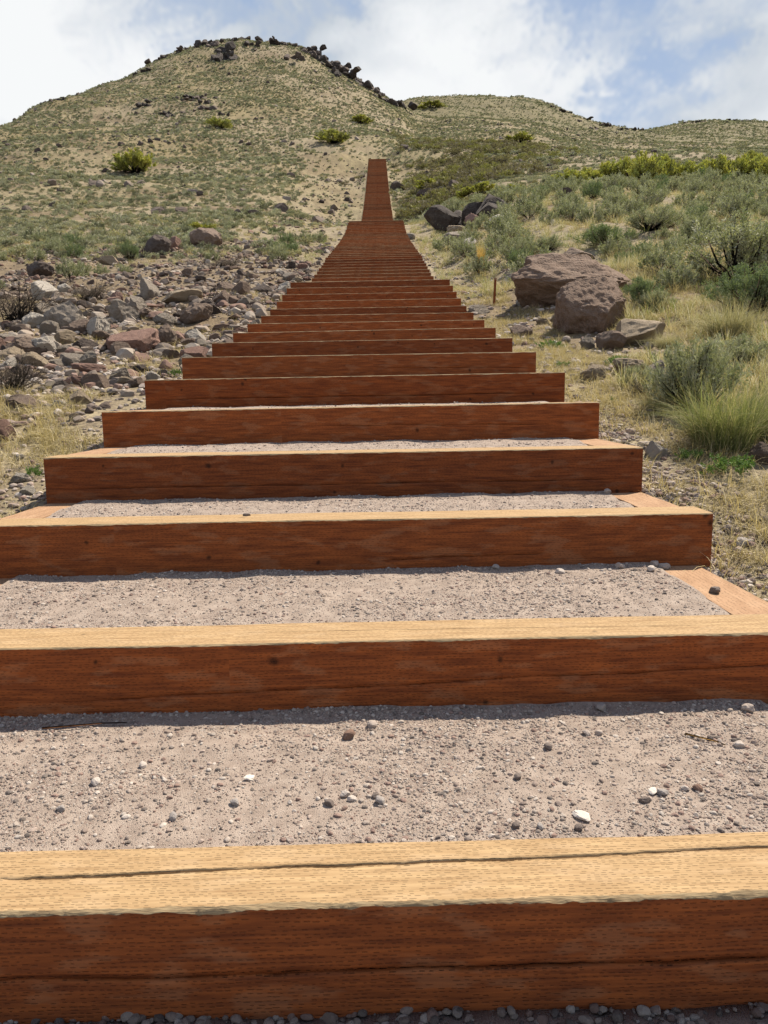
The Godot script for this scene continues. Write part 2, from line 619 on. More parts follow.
# x along the beam, front face at z = 0, back at z = -dep, y from 0 to h. A crack is [x0, at0, x1, at1, half width, depth].
func beam_mesh(length: float, h: float, dep: float, seed_: int, nseg: int, front, top, chip: float, board: int, m_face, m_top) -> ArrayMesh:
	var nz := FastNoiseLite.new()
	nz.seed = seed_
	nz.frequency = 1.0
	nz.fractal_octaves = 3
	var PF := []; var UF := []; var PE := []; var UE := []; var PT := []; var UT := []; var PB := []; var UB := []
	var shift: float = (seed_ * 0.37) - floor(seed_ * 0.37)
	for i in nseg + 1:
		var x := lerpf(-length / 2, length / 2, i / float(nseg))
		var u: float = x / 2.84 * (1.0 if seed_ % 2 else -1.0) + 0.5 + shift
		var c1 := chip * (0.35 + 1.1 * absf(nz.get_noise_2d(x * 5.0, 3.0)) + 0.5 * absf(nz.get_noise_2d(x * 30.0, 7.0)))
		var c2 := chip * (0.45 + 1.3 * absf(nz.get_noise_2d(x * 4.0, 13.0)) + 0.6 * absf(nz.get_noise_2d(x * 25.0, 17.0)))
		var bow := nz.get_noise_2d(x * 0.7, 41.0) * 0.007
		# front
		var ys := [0.0, 0.3, 0.62, 1.0]
		var zs := [0.0, 0.0, 0.0, 0.0]
		if front != null:
			var f := crack_at(front, x, nz, 23.0)
			var yc: float = f[0] / (h - c1)
			var ww: float = f[1] / (h - c1)
			ys = [0.0, yc * 0.5, yc - 0.06, yc - ww, yc - ww * 0.2, yc + ww * 0.2, yc + ww, yc + 0.06, (yc + 1.0) * 0.5 + 0.03, 1.0]
			zs = [0.0, 0.0, 0.0, 0.0, -f[2], -f[2], 0.0, 0.0, 0.0, 0.0]
		var p := PackedVector3Array()
		var q := PackedVector2Array()
		for k in ys.size():
			var yy: float = ys[k] * (h - c1)
			var zz: float = zs[k] + nz.get_noise_2d(x * 2.0, yy * 18.0 + 60.0) * 0.0016 + bow
			p.append(Vector3(x, yy, zz))
			q.append(Vector2(u, (board + 1.0 - 0.97 * yy / h) / 3.0))
		PF.append(p); UF.append(q)
		# worn, splintered front edge
		var pe := PackedVector3Array()
		var first: Vector3 = p[p.size() - 1]
		pe.append(first)
		pe.append(Vector3(x, h - c1 * (0.42 + 0.3 * nz.get_noise_2d(x * 40.0, 1.0)), bow - c2 * (0.30 + 0.25 * nz.get_noise_2d(x * 33.0, 5.0))))
		pe.append(Vector3(x, h - chip * 0.04, bow - c2))
		PE.append(pe); UE.append(PackedVector2Array([Vector2(u, 0), Vector2(u, .05), Vector2(u, .1)]))
		# top
		var zt := [0.0, 0.33, 0.66, 1.0]
		var yt := [0.0, 0.0, 0.0, 0.0]
		if top != null:
			var f := crack_at(top, x, nz, 29.0)
			var zc: float = f[0] / dep
			var ww: float = f[1] / dep
			zt = [0.0, zc * 0.5, zc - 0.07, zc - ww, zc - ww * 0.2, zc + ww * 0.2, zc + ww, zc + 0.07, (zc + 1.0) * 0.5 + 0.03, 1.0]
			yt = [0.0, 0.0, 0.0, 0.0, -f[2], -f[2], 0.0, 0.0, 0.0, 0.0]
		var pt := PackedVector3Array()
		var qt := PackedVector2Array()
		for k in zt.size():
			var zz: float = bow - c2 - zt[k] * (dep - c2)
			var yy: float = h - chip * 0.04 + yt[k] + (nz.get_noise_2d(x * 2.0, zz * 18.0) * 0.0016 if k > 0 else 0.0)
			pt.append(Vector3(x, yy, zz))
			qt.append(Vector2(u, (board + 0.015 + 0.97 * -zz / dep) / 3.0))
		PT.append(pt); UT.append(qt)
		PB.append(PackedVector3Array([pt[pt.size() - 1], Vector3(x, 0, -dep)]))
		UB.append(PackedVector2Array([Vector2(u, board / 3.0), Vector2(u, (board + 0.97) / 3.0)]))
	var m := ArrayMesh.new()
	for s in [[PF, UF, m_face], [PE, UE, M.edge], [PT, UT, m_top], [PB, UB, m_face]]:
		m.add_surface_from_arrays(Mesh.PRIMITIVE_TRIANGLES, grid_arrays(s[0], s[1]))
		m.surface_set_material(m.get_surface_count() - 1, s[2])
	# sawn ends
	var v := PackedVector3Array()
	var n := PackedVector3Array()
	var uv := PackedVector2Array()
	var idx := PackedInt32Array()
	for e in [0, nseg]:
		var ring := PackedVector3Array()
		ring.append_array(PF[e])
		ring.append_array(PE[e].slice(1))
		ring.append_array(PT[e].slice(1))
		ring.append(PB[e][1])
		var o := v.size()
		for pnt in ring:
			v.append(pnt)
			n.append(Vector3(-1 if e == 0 else 1, 0, 0))
			uv.append(Vector2(pnt.z * 2.0, pnt.y * 2.0))
		# fan from the far bottom corner keeps the small notches of cracks harmless
		for k in range(0, ring.size() - 2):
			if e == 0: idx.append_array([o + ring.size() - 1, o + k + 1, o + k])
			else: idx.append_array([o + ring.size() - 1, o + k, o + k + 1])
	var arr := []
	arr.resize(Mesh.ARRAY_MAX)
	arr[Mesh.ARRAY_VERTEX] = v
	arr[Mesh.ARRAY_NORMAL] = n
	arr[Mesh.ARRAY_TEX_UV] = uv
	arr[Mesh.ARRAY_INDEX] = idx
	m.add_surface_from_arrays(Mesh.PRIMITIVE_TRIANGLES, arr)
	m.surface_set_material(m.get_surface_count() - 1, M.end)
	return m

func crack_at(c: Array, x: float, nz: FastNoiseLite, salt: float) -> Array:
	var t: float = (x - c[0]) / (c[2] - c[0])
	var at: float = lerpf(c[1], c[3], clampf(t, -0.2, 1.2)) + nz.get_noise_2d(x * 1.6, salt) * 0.006 + nz.get_noise_2d(x * 17.0, salt + 5) * 0.0022
	var open: float = smoothstep(0.0, 0.12, t) * smoothstep(1.0, 0.88, t)
	open *= clampf(0.75 + 0.9 * nz.get_noise_2d(x * 6.0, salt + 9), 0.4, 1.0)
	return [at, 0.0004 + c[4] * open, c[5] * open]

func tread_bump(x: float, d: float) -> float:
	return n_fine.get_noise_2d(x * 3.0 + 50.0, d * 3.0) * 0.010 + n_fine.get_noise_2d(x * 9.0, d * 9.0) * 0.004

func tread_y(k: int, x: float, d: float) -> float:
	var s = steps_a[k]
	var back: float = steps_a[k + 1][0]
	var t := clampf((d - s[0] - BD) / (back - s[0] - BD), 0.0, 1.0)
	return EYE + s[1] - 0.010 + 0.016 * t + tread_bump(x, d)

func flat_grid(x0: float, x1: float, d0: float, d1: float, nx: int, nz: int, height: Callable, depth: float) -> ArrayMesh:
	# a slab whose uneven top follows height(x, d); its skirt goes down by depth
	var P := []
	var UV := []
	for i in nx + 1:
		var x := lerpf(x0, x1, i / float(nx))
		var p := PackedVector3Array()
		var q := PackedVector2Array()
		var y0: float = height.call(x, d0)
		p.append(Vector3(x, y0 - depth, -d0)); q.append(Vector2(x, d0))
		for j in nz + 1:
			var d := lerpf(d0, d1, j / float(nz))
			p.append(Vector3(x, height.call(x, d), -d)); q.append(Vector2(x, d))
		p.append(Vector3(x, height.call(x, d1) - depth, -d1)); q.append(Vector2(x, d1))
		P.append(p); UV.append(q)
	var m := ArrayMesh.new()
	m.add_surface_from_arrays(Mesh.PRIMITIVE_TRIANGLES, grid_arrays(P, UV))
	m.surface_set_material(0, M.gravel)
	return m

func build_stairs():
	var fronts := {0: [-1.9, 0.088, 1.9, 0.100, 0.0022, 0.05], 1: [-0.75, 0.062, 1.5, 0.135, 0.0013, 0.015], 2: [0.1, 0.06, 0.8, 0.075, 0.0009, 0.01], 3: [-1.4, 0.07, 1.4, 0.075, 0.0012, 0.012], 4: [-0.2, 0.12, 1.2, 0.10, 0.001, 0.01], 5: [-1.4, 0.09, 1.4, 0.085, 0.0014, 0.014], 6: [0.2, 0.11, 1.4, 0.10, 0.0012, 0.01]}
	var tops := {0: [-0.62, 0.094, 1.3, 0.142, 0.0026, 0.06], 1: [-0.3, 0.10, 1.2, 0.08, 0.001, 0.01]}
	var fl := Node3D.new()
	fl.name = numbered("timber_stairs")
	add_child(fl)
	fl.position = Vector3(stair_x(1.2), 0, -steps_a[0][0])
	tag(fl, "wide lower flight of gravel-filled timber steps starting at the camera", "stairs", "flights of the hillside stairway")
	for k in steps_a.size():
		var s = steps_a[k]
		var nseg: int = 420 if k == 0 else 260 if k < 3 else 140 if k < 6 else 60
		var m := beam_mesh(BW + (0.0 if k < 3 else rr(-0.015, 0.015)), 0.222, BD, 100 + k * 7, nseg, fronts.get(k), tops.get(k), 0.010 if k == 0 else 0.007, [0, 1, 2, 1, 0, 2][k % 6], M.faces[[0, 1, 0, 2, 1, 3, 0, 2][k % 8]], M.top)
		var o := mesh_node("step_beam", m, null, fl)
		o.position = Vector3(stair_x(s[0]) + (0.045 if k == 2 else 0.0), EYE + s[1] - 0.222, -s[0]) - fl.position
		o.rotation.z = rr(-0.0025, 0.0025)
		o.rotation.y = 0.012 if k < 2 else 0.009 if k < 4 else rr(-0.002, 0.002)
		var back: float = steps_a[k + 1][0] if k + 1 < steps_a.size() else 15.78
		var l: float = back - s[0] - BD - 0.004
		var sm := beam_mesh(l, 0.20, 0.176, 300 + k, 24 if k < 5 else 6, null, null, 0.006, 0, M.side, M.side)
		for side in [-1, 1]:
			var b := mesh_node("side_beam", sm, null, fl)
			b.rotation.y = PI / 2 * side
			b.position = Vector3(stair_x(s[0]) + side * (BW / 2 - 0.006), EYE + s[1] - 0.203, -(s[0] + BD + l / 2 + 0.002)) - fl.position
		var x0 := stair_x(s[0]) - BW / 2 + 0.178
		var x1 := stair_x(s[0]) + BW / 2 - 0.178
		var hf := func(x, d): return tread_y(k, x, d) if k + 1 < steps_a.size() else EYE + s[1] - 0.008 + tread_bump(x, d)
		var t := mesh_node("gravel_tread", flat_grid(x0, x1, s[0] + BD - 0.03, back + 0.05, 110 if k < 4 else 24, 30 if k < 4 else 6, hf, 0.15), null, fl)
		t.position = -fl.position
	# the upper flights share a few beams
	var plain := []
	for k in 12: plain.append(beam_mesh(BW + rr(-0.04, 0.04), 0.222, BD, 500 + k * 3, 20, null, null, 0.008, k % 3, M.faces[[0, 2, 4, 1, 3, 0, 5, 2, 1, 4, 5, 3][k]], M.top))
	for part in [[steps_b, "middle flight of timber steps narrowing with distance up the hillside", 42.8], [steps_c, "steep highest flight of timber steps, a narrow brown strip below the ridge", 136.0]]:
		var st: Array = part[0]
		var f2 := Node3D.new()
		f2.name = numbered("timber_stairs")
		add_child(f2)
		f2.position = Vector3(stair_x(st[0][0]), EYE + st[0][1], -st[0][0])
		tag(f2, part[1], "stairs", "flights of the hillside stairway")
		for k in st.size():
			var s = st[k]
			var back: float = st[k + 1][0] if k + 1 < st.size() else part[2]
			var o := mesh_node("step_beam", plain[rng.randi() % 12], null, f2)
			o.position = Vector3(stair_x(s[0]) + rr(-0.01, 0.01), EYE + s[1] - 0.222, -s[0]) - f2.position
			var hf := func(x, d): return EYE + s[1] - 0.012
			var tm := flat_grid(stair_x(s[0]) - BW / 2 + 0.03, stair_x(s[0]) + BW / 2 - 0.03, s[0] + BD - 0.03, back + 0.05, 1, 1, hf, 0.2)
			var t := mesh_node("gravel_tread", tm, null, f2)
			t.position = -f2.position

# ---------------------------------------------------------------- rocks
func ico(sub: int) -> Array:
	var t := (1.0 + sqrt(5.0)) / 2.0
	var v := []
	for p in [[-1, t, 0], [1, t, 0], [-1, -t, 0], [1, -t, 0], [0, -1, t], [0, 1, t], [0, -1, -t], [0, 1, -t], [t, 0, -1], [t, 0, 1], [-t, 0, -1], [-t, 0, 1]]:
		v.append(Vector3(p[0], p[1], p[2]).normalized())
	var f := [[0, 11, 5], [0, 5, 1], [0, 1, 7], [0, 7, 10], [0, 10, 11], [1, 5, 9], [5, 11, 4], [11, 10, 2], [10, 7, 6], [7, 1, 8], [3, 9, 4], [3, 4, 2], [3, 2, 6], [3, 6, 8], [3, 8, 9], [4, 9, 5], [2, 4, 11], [6, 2, 10], [8, 6, 7], [9, 8, 1]]
	for s in sub:
		var mid := {}
		var nf := []
		for tr in f:
			var m := []
			for e in [[0, 1], [1, 2], [2, 0]]:
				var a: int = mini(tr[e[0]], tr[e[1]])
				var b: int = maxi(tr[e[0]], tr[e[1]])
				var key := a * 100000 + b
				if not mid.has(key):
					mid[key] = v.size()
					v.append(((v[a] + v[b]) * 0.5).normalized())
				m.append(mid[key])
			nf.append([tr[0], m[0], m[2]]); nf.append([tr[1], m[1], m[0]]); nf.append([tr[2], m[2], m[1]]); nf.append([m[0], m[1], m[2]])
		f = nf
	return [v, f]

var ico_cache := {}
# a stone of about unit radius, cut by planes and roughened; flat scales of a smooth core
func rock_mesh(seed_: int, sub: int, cuts: int, rough: float, flat: bool, deep := 0.30) -> ArrayMesh:
	if not ico_cache.has(sub): ico_cache[sub] = ico(sub)
	var base: Array = ico_cache[sub]
	var r2 := RandomNumberGenerator.new()
	r2.seed = seed_
	var nz := FastNoiseLite.new()
	nz.seed = seed_
	nz.frequency = 1.1
	nz.fractal_octaves = 5
	nz.fractal_gain = 0.55
	var planes := []
	for k in cuts:
		planes.append([Vector3(r2.randfn(), r2.randfn() * 0.8, r2.randfn()).normalized(), r2.randf_range(1.0 - deep - 0.12, 0.93)])
	var pts := PackedVector3Array()
	for p in base[0]:
		var q: Vector3 = p * (1.0 + 0.25 * nz.get_noise_3d(p.x * 0.8, p.y * 0.8, p.z * 0.8))
		for pl in planes:
			var over: float = q.dot(pl[0]) - pl[1]
			if over > 0.0: q -= pl[0] * over * 0.96
		q += p * rough * nz.get_noise_3d(p.x * 3.0 + 20.0, p.y * 3.0, p.z * 3.0)
		pts.append(q)
	var v := PackedVector3Array()
	var n := PackedVector3Array()
	var idx := PackedInt32Array()
	if flat:
		for f in base[1]:
			var a := pts[f[0]]
			var b := pts[f[1]]
			var c := pts[f[2]]
			var nn := (b - a).cross(c - a).normalized()
			if nn.dot(a + b + c) < 0.0: nn = -nn
			var o := v.size()
			v.append_array([a, c, b])
			n.append_array([nn, nn, nn])
			idx.append_array([o, o + 1, o + 2])
	else:
		v = pts
		n.resize(pts.size())
		for f in base[1]:
			var nn := (pts[f[1]] - pts[f[0]]).cross(pts[f[2]] - pts[f[0]])
			for k in f: n[k] += nn
			idx.append_array([f[0], f[2], f[1]])
		for k in n.size(): n[k] = n[k].normalized()
	return arrays_mesh(v, n, null, null, idx)

var rock_lib := []
func rock_variants():
	# [mesh, word for the shape]
	var words := ["angular", "blocky", "wedge-shaped", "flat", "rounded", "jagged"]
	for k in 12:
		rock_lib.append([rock_mesh(700 + k * 11, 3, [16, 13, 14, 12, 9, 20][k % 6], [0.06, 0.06, 0.07, 0.06, 0.10, 0.10][k % 6], true, 0.42 if k % 6 != 4 else 0.28), words[k % 6]])

func put_rock(pos: Vector3, w: float, h: float, tone: String, label: String, group := "", variant := -1, deep := 0.55, called := "rock", category := "rock") -> MeshInstance3D:
	if rock_lib.is_empty(): rock_variants()
	var k := variant if variant >= 0 else rng.randi() % rock_lib.size()
	var o := mesh_node(called, rock_lib[k][0], M.rock[tone], self)
	o.rotation = Vector3(rr(-0.25, 0.25), rr(0, TAU), rr(-0.25, 0.25))
	o.scale = Vector3(w * 0.56, h * 0.62, w * rr(0.42, 0.60))
	o.position = pos + Vector3(0, h * 0.62 * (1.0 - deep) * 0.75, 0)
	tag(o, label, category, group)
	return o

# a rock whose foot is seen at a pixel, width and height in pixels
func rock_at(px: float, py: float, w: float, h: float, tone: String, label: String, variant := -1, phrase := ""):
	var p := ground_hit(px, py)
	var s := px_size(-p.z)
	put_rock(p, w * s * 0.92, h * s * 1.02, tone, label, "", variant)
	bare.append([p.x, -p.z, w * s * 0.75])
	if phrase: landmarks.append([p.x, -p.z, phrase])

func build_boulders():
	# the two large brown boulders
	var p := ground_hit(582, 302)
	var s := px_size(-p.z)
	var big := mesh_node("boulder", rock_mesh(1219, 5, 9, 0.09, false, 0.26), M.rock.boulder, self)
	big.scale = Vector3(74 * s, 37 * s, 46 * s)
	big.rotation = Vector3(0.05, 0.2, -0.03)
	big.position = p + Vector3(0, 11 * s, -0.35)
	tag(big, "largest long brown boulder lying uphill behind a smaller humped boulder", "boulder", "brown boulders beside the steps")
	landmarks.append([p.x, -p.z, "long brown boulder"])
	p = ground_hit(594, 327)
	s = px_size(-p.z)
	var hump := mesh_node("boulder", rock_mesh(1311, 5, 9, 0.08, false, 0.26), M.rock.boulder, self)
	hump.scale = Vector3(43 * s, 36 * s, 36 * s)
	hump.rotation = Vector3(0.1, 0.9, 0.12)
	hump.position = p + Vector3(0, 13 * s, -0.15)
	tag(hump, "humped brown boulder standing in front of the long boulder", "boulder", "brown boulders beside the steps")
	landmarks.append([p.x, -p.z, "humped boulder"])
	rock_at(578, 262, 34, 14, "brown", "small slab perched on top of the long brown boulder", 3)
	# stones by the right side of the steps
	rock_at(638, 342, 66, 28, "tan", "broad low slab of pale brown rock below the humped boulder", 3, "broad low slab")
	rock_at(612, 347, 34, 22, "brown", "rounded brown rock at the lower edge of the broad slab", 1)
	rock_at(588, 349, 16, 16, "grey", "small blue-grey stone at the foot of the humped boulder", 4)
	rock_at(655, 382, 30, 24, "grey", "pale grey rock leaning beside the dark-stemmed sagebrush", 2, "pale rock by the sagebrush")
	rock_at(630, 374, 46, 16, "tan", "tilted flat brown stone in dry grass below the broad slab", 3)
	rock_at(657, 458, 27, 20, "pale", "bluish white stone at the end of the fourth step beam", 8, "white stone by the fourth beam")
	rock_at(763, 462, 26, 22, "brown", "brown rounded rock under the green bunchgrass at the frame edge", 10)
	rock_at(535, 300, 34, 9, "grey", "long thin grey slab lying below the long boulder", 3)
	rock_at(560, 304, 36, 9, "tan", "thin tan slab lying between the two brown boulders", 9)
	rock_at(524, 306, 16, 9, "pale", "small pale stone downhill of the long boulder", 4)
	rock_at(513, 285, 22, 11, "pale", "white flat-topped stone between the golden grass tuft and long boulder", 3, "golden grass tuft")
	rock_at(478, 314, 26, 9, "grey", "grey flat stone just beyond the wooden stake", 9)
	p = ground_hit(490, 215)
	s = px_size(-p.z)
	var long_crag := mesh_node("rock_outcrop", crag_mesh(207, 16), M.rock.black, self)
	long_crag.scale = Vector3(60 * s, 34 * s, 32 * s)
	long_crag.rotation.y = 0.15
	long_crag.position = p
	tag(long_crag, "long black outcrop among sagebrush uphill of the golden tuft", "rock outcrop")
	landmarks.append([p.x, -p.z, "black outcrop"])
	for k in 3: bare.append([p.x + (k - 1) * 22 * s, -p.z - 0.5, 22 * s])
	rock_at(455, 194, 16, 17, "dark", "upright dark block of rock standing uphill of the black outcrop", 1, "upright dark block")
	rock_at(428, 197, 22, 8, "dark", "low dark rock between the upright block and the steps", 3)
	rock_at(474, 226, 18, 12, "reddish", "reddish rock at the downhill side of the black outcrop", 4)
	rock_at(498, 226, 22, 10, "pale", "pale cracked rock at the foot of the black outcrop", 0)
	rock_at(456, 241, 22, 13, "grey", "grey rock nearest the steps in the pair below the outcrop", 1)
	rock_at(468, 248, 16, 11, "pale", "pale rock next to the grey one below the outcrop", 8)
	rock_at(456, 233, 20, 9, "tan", "tan stone above the grey and pale pair of rocks", 4)
	rock_at(565, 198, 18, 12, "dark", "small black rock in sagebrush uphill of the long boulder", 5)
	rock_at(578, 212, 14, 8, "brown", "little brown rock in sage uphill of the long boulder", 4)
	rock_at(655, 203, 16, 9, "grey", "grey rock half hidden in sage near the yellow bushes", 1)
	rock_at(404, 150, 8, 7, "dark", "lone dark rock beside the top of the highest steps", 1)
	rock_at(398, 190, 16, 9, "dark", "dark rock touching the side of the highest steps", 0)
	rock_at(411, 240, 11, 8, "grey", "grey stone at the edge of the middle steps", 4)
	# rubble slope on the other side
	rock_at(66, 329, 40, 32, "grey", "large grey-brown rock with rounded top on the rubble slope", 4, "large grey-brown rock")
	rock_at(132, 350, 54, 27, "reddish", "wide pinkish red rock, the widest of the rubble slope", 1, "wide pinkish rock")
	rock_at(166, 345, 23, 21, "brown", "brown rock standing against the wide pinkish rock", 10, "brown rock by the pinkish one")
	rock_at(46, 353, 32, 17, "pale", "whitest flat rock on the rubble slope", 3, "white flat rock")
	rock_at(27, 350, 16, 10, "pale", "small white rock next to the whitest flat rock", 4)
	rock_at(98, 335, 28, 23, "pale", "jagged pale grey rock split into sharp ribs", 5)
	rock_at(120, 320, 34, 24, "grey", "tall grey rock above the jagged pale rock", 2)
	rock_at(42, 276, 32, 18, "dark", "dark brown block at the top of the rubble near sage", 1, "dark block at the sage edge")
	rock_at(157, 254, 30, 19, "dark", "blackish red boulder at the upper edge of the rubble", 0, "blackish red boulder")
	rock_at(175, 250, 18, 14, "reddish", "reddish rock touching the blackish red boulder", 7)
	rock_at(207, 247, 30, 17, "brown", "brown hump of rock at the upper edge of the rubble", 4, "brown hump of rock")
	rock_at(148, 297, 24, 22, "grey", "pointed grey rock in the middle of the rubble slope", 2, "pointed grey rock")
	rock_at(182, 303, 36, 13, "tan", "long tan slab in the middle of the rubble slope", 3, "long tan slab")
	rock_at(198, 321, 30, 18, "brown", "double-humped brown rock below the long tan slab", 10)
	rock_at(222, 304, 24, 14, "brown", "dark brown wedge near the upper lower-flight steps", 8, "dark brown wedge")
	rock_at(245, 306, 18, 10, "grey", "grey wedge next to the dark brown wedge", 2)
	rock_at(75, 366, 28, 15, "grey", "smooth grey half-buried stone below the white flat rock", 4, "half-buried grey stone")
	rock_at(84, 386, 26, 12, "reddish", "pinkish low stone below the half-buried grey stone", 3)
	rock_at(122, 381, 22, 14, "grey", "pale pointed stone near the sixth step beam", 2)
	rock_at(62, 391, 18, 14, "dark", "dark pitted stone beside the pinkish low stone", 5)
	rock_at(36, 368, 30, 18, "tan", "tan slab leaning under the twiggy dead bush", 0)
	rock_at(7, 442, 24, 24, "reddish", "reddish rock cut by the picture edge beside the fifth beam", 6)
	rock_at(46, 298, 28, 18, "pale", "pale lumpy rock under the dark block", 0)
	rock_at(65, 292, 14, 9, "pale", "little white stone below the dark block", 4)
	rock_at(290, 280, 18, 10, "grey", "bluish stone close to the end of the lower flight", 1)
	rock_at(252, 329, 12, 11, "grey", "grey upright stone against the ninth step beam", 8)
	rock_at(187, 366, 14, 12, "grey", "grey stone touching the seventh step beam", 10)
	rock_at(110, 264, 20, 9, "tan", "tan stones cluster piece uphill of the pointed grey rock", 3)
	rock_at(20, 481, 18, 10, "pale", "white stone in dry grass beside the fourth step beam", 4)
	rock_at(27, 497, 22, 10, "pale", "lowest white stone beside the fourth step beam", 8)
	rock_at(20, 461, 12, 8, "pale", "upper small white stone beside the fourth step beam", 1)

var labels_used := {}
# the place of a thing told by the landmark that makes its label its own
func own_label(what: String, x: float, d: float) -> String:
	var by := []
	for l in landmarks: by.append([(l[0] - x) ** 2 + (l[1] - d) ** 2, l])
	by.sort_custom(func(a, b): return a[0] < b[0])
	var first := ""
	for k in mini(9, by.size()):
		var l = by[k][1]
		var dx: float = x - l[0]
		var dd: float = d - l[1]
		var how := "left of" if dx < 0 else "right of"
		if absf(dd) > absf(dx): how = "uphill of" if dd > 0 else "downhill of"
		var r := sqrt(by[k][0])
		var near := "right next to" if r < 0.35 else ("close " + how if r < 0.9 else ("a little " + how if r < 2.2 else ("some way " + how if r < 5.0 else "far " + how)))
		var t: String = what + " " + near + " the " + l[2]
		if first == "": first = t
		if not labels_used.has(t):
			labels_used[t] = true
			return t
	return first

func build_rubble_slope():
	var spots := []
	var tries := 0
	while spots.size() < 245 and tries < 9000:
		tries += 1
		var d := 3.2 + 20.0 * pow(rng.randf(), 0.75)
		var x := stair_x(d) - 1.65 - rng.randf() * (0.54 * d - 1.3)
		if n_mid.get_noise_2d(x * 1.6, d * 1.6) + rr(-0.25, 0.25) < -0.12 or (d > 16.0 and x < -0.3 * d): continue
		var w := (0.08 + 0.27 * pow(rng.randf(), 1.6)) * (0.55 if d < 5.5 else 1.0) * (1.25 if d > 12.0 else 1.0)
		var ok := true
		for o in spots:
			if Vector2(o[0] - x, o[1] - d).length() < (o[2] + w) * 0.42: ok = false
		if ok: spots.append([x, d, w])
	tries = 0
	while spots.size() < 280 and tries < 3000:
		tries += 1
		var d := 5.0 + 26.0 * rng.randf()
		var x := stair_x(d) + 1.65 + rng.randf() * 0.16 * d
		var w := 0.08 + 0.26 * pow(rng.randf(), 2.0)
		spots.append([x, d, w])
	for o in spots:
		var tone: String = pick(["grey", "grey", "brown", "brown", "brown", "reddish", "tan", "tan", "pale", "dark"])
		var v := rng.randi() % 12
		if rock_lib.is_empty(): rock_variants()
		var size: String = "small" if o[2] < 0.13 else ("mid-sized" if o[2] < 0.24 else "big")
		put_rock(Vector3(o[0], gy(o[0], o[1]), -o[1]), o[2], o[2] * rr(0.45, 0.8), tone, own_label("%s %s %s rock" % [size, tone, rock_lib[v][1]], o[0], o[1]), "loose rocks beside the steps", v)
	# rubble too small to pick apart
	var pm := [rock_mesh(2001, 1, 5, 0.1, true), rock_mesh(2002, 1, 6, 0.1, true), rock_mesh(2003, 1, 7, 0.1, true)]
	var xf := [[], [], []]
	var cc := [[], [], []]
	for k in 16000:
		var d := 2.2 + 26.0 * pow(rng.randf(), 0.9)
		var left := rng.randf() < 0.78
		var x: float = stair_x(d) + (-1.48 - rng.randf() * (0.56 * d - 0.9) if left else 1.48 + rng.randf() * (0.6 + 0.12 * d))
		if left and n_mid.get_noise_2d(x * 1.6, d * 1.6) + rr(-0.3, 0.3) < -0.1: continue
		var w := 0.010 + 0.075 * pow(rng.randf(), 2.5) * (0.6 if d < 5.0 else 1.0) + (0.015 if d > 6.0 else 0.0)
		add_stone(xf, cc, x, gy(x, d), d, w)
	# gravel spilling over the side beams
	for k in 3600:
		var d := rr(2.3, 5.2)
		var side := 1.0 if rng.randf() < 0.75 else -1.0
		var x := stair_x(d) + side * (1.43 + absf(rng.randfn()) * 0.17)
		add_stone(xf, cc, x, gy(x, d), d, 0.007 + 0.036 * pow(rng.randf(), 3.0))
	# angular stones packed along the steps, too many to count
	var am := [rock_mesh(2011, 2, 14, 0.07, true, 0.42), rock_mesh(2012, 2, 16, 0.07, true, 0.42), rock_mesh(2013, 2, 12, 0.08, true, 0.40)]
	var ax := [[], [], []]
	var ac := [[], [], []]
	for k in 10500:
		var d := 4.5 + 27.0 * pow(rng.randf(), 0.85)
		if rng.randf() < 0.16: d = rr(30.0, 130.0)
		var reach := (4.0 + 0.35 * d) if d < 30.0 else 2.0 + 0.06 * d
		var q := rng.randf()
		var x := stair_x(d) - 1.6 - q * reach
		if q > 0.75 and rng.randf() < 0.5: continue
		if n_mid.get_noise_2d(x * 1.6, d * 1.6) + rr(-0.4, 0.4) < -0.16: continue
		var w := (0.04 + 0.19 * pow(rng.randf(), 2.0)) * smoothstep(1.0, 10.0, d)
		if d > 30.0: w *= 1.3
		var i := rng.randi() % 3
		var b := Basis(Vector3.UP, rr(0, TAU)) * Basis.from_scale(Vector3(w * rr(0.5, 0.8), w * rr(0.3, 0.55), w * rr(0.45, 0.65))) * Basis.from_euler(Vector3(rr(-0.5, 0.5), rr(0, TAU), rr(-0.5, 0.5)))
		ax[i].append(Transform3D(b, Vector3(x, gy(x, d) + w * 0.12, -d)))
		ac[i].append(pick([Color(0.22, 0.175, 0.14), Color(0.16, 0.115, 0.088), Color(0.29, 0.24, 0.195), Color(0.105, 0.08, 0.066), Color(0.23, 0.15, 0.12), Color(0.37, 0.32, 0.27), Color(0.19, 0.155, 0.13)]) * rr(0.85, 1.15))
	# dark stones lying loose all over the upper slopes
	var hx := [[], [], []]
	var hc := [[], [], []]
	for k in 5200:
		var d := sqrt(rr(50.0 * 50.0, 320.0 * 320.0))
		var x := rr(-0.6, 0.35) * d
		if d < 140.0 and absf(x - stair_x(d)) < 1.8: continue
		if n_mid.get_noise_2d(x * 0.35 + 70.0, d * 0.35) + rr(-0.2, 0.2) < 0.0: continue
		var w := 0.25 + 0.9 * pow(rng.randf(), 3.0)
		var i := rng.randi() % 3
		hx[i].append(Transform3D(Basis(Vector3.UP, rr(0, TAU)) * Basis.from_scale(Vector3(w * 0.6, w * rr(0.35, 0.6), w * 0.55)), Vector3(x, gy(x, d) + w * 0.1, -d)))
		hc[i].append(pick([Color(0.12, 0.095, 0.08), Color(0.18, 0.145, 0.12), Color(0.25, 0.21, 0.18), Color(0.09, 0.07, 0.06)]))
	for k in 3: scatter("scattered_stones", am[k], M.pebble, hx[k], hc[k], "dark stones strewn over the upper slopes", "stones")
	for k in 3: scatter("rubble", am[k], M.pebble, ax[k], ac[k], "packed angular stones of the rubble strip along the steps", "rubble")
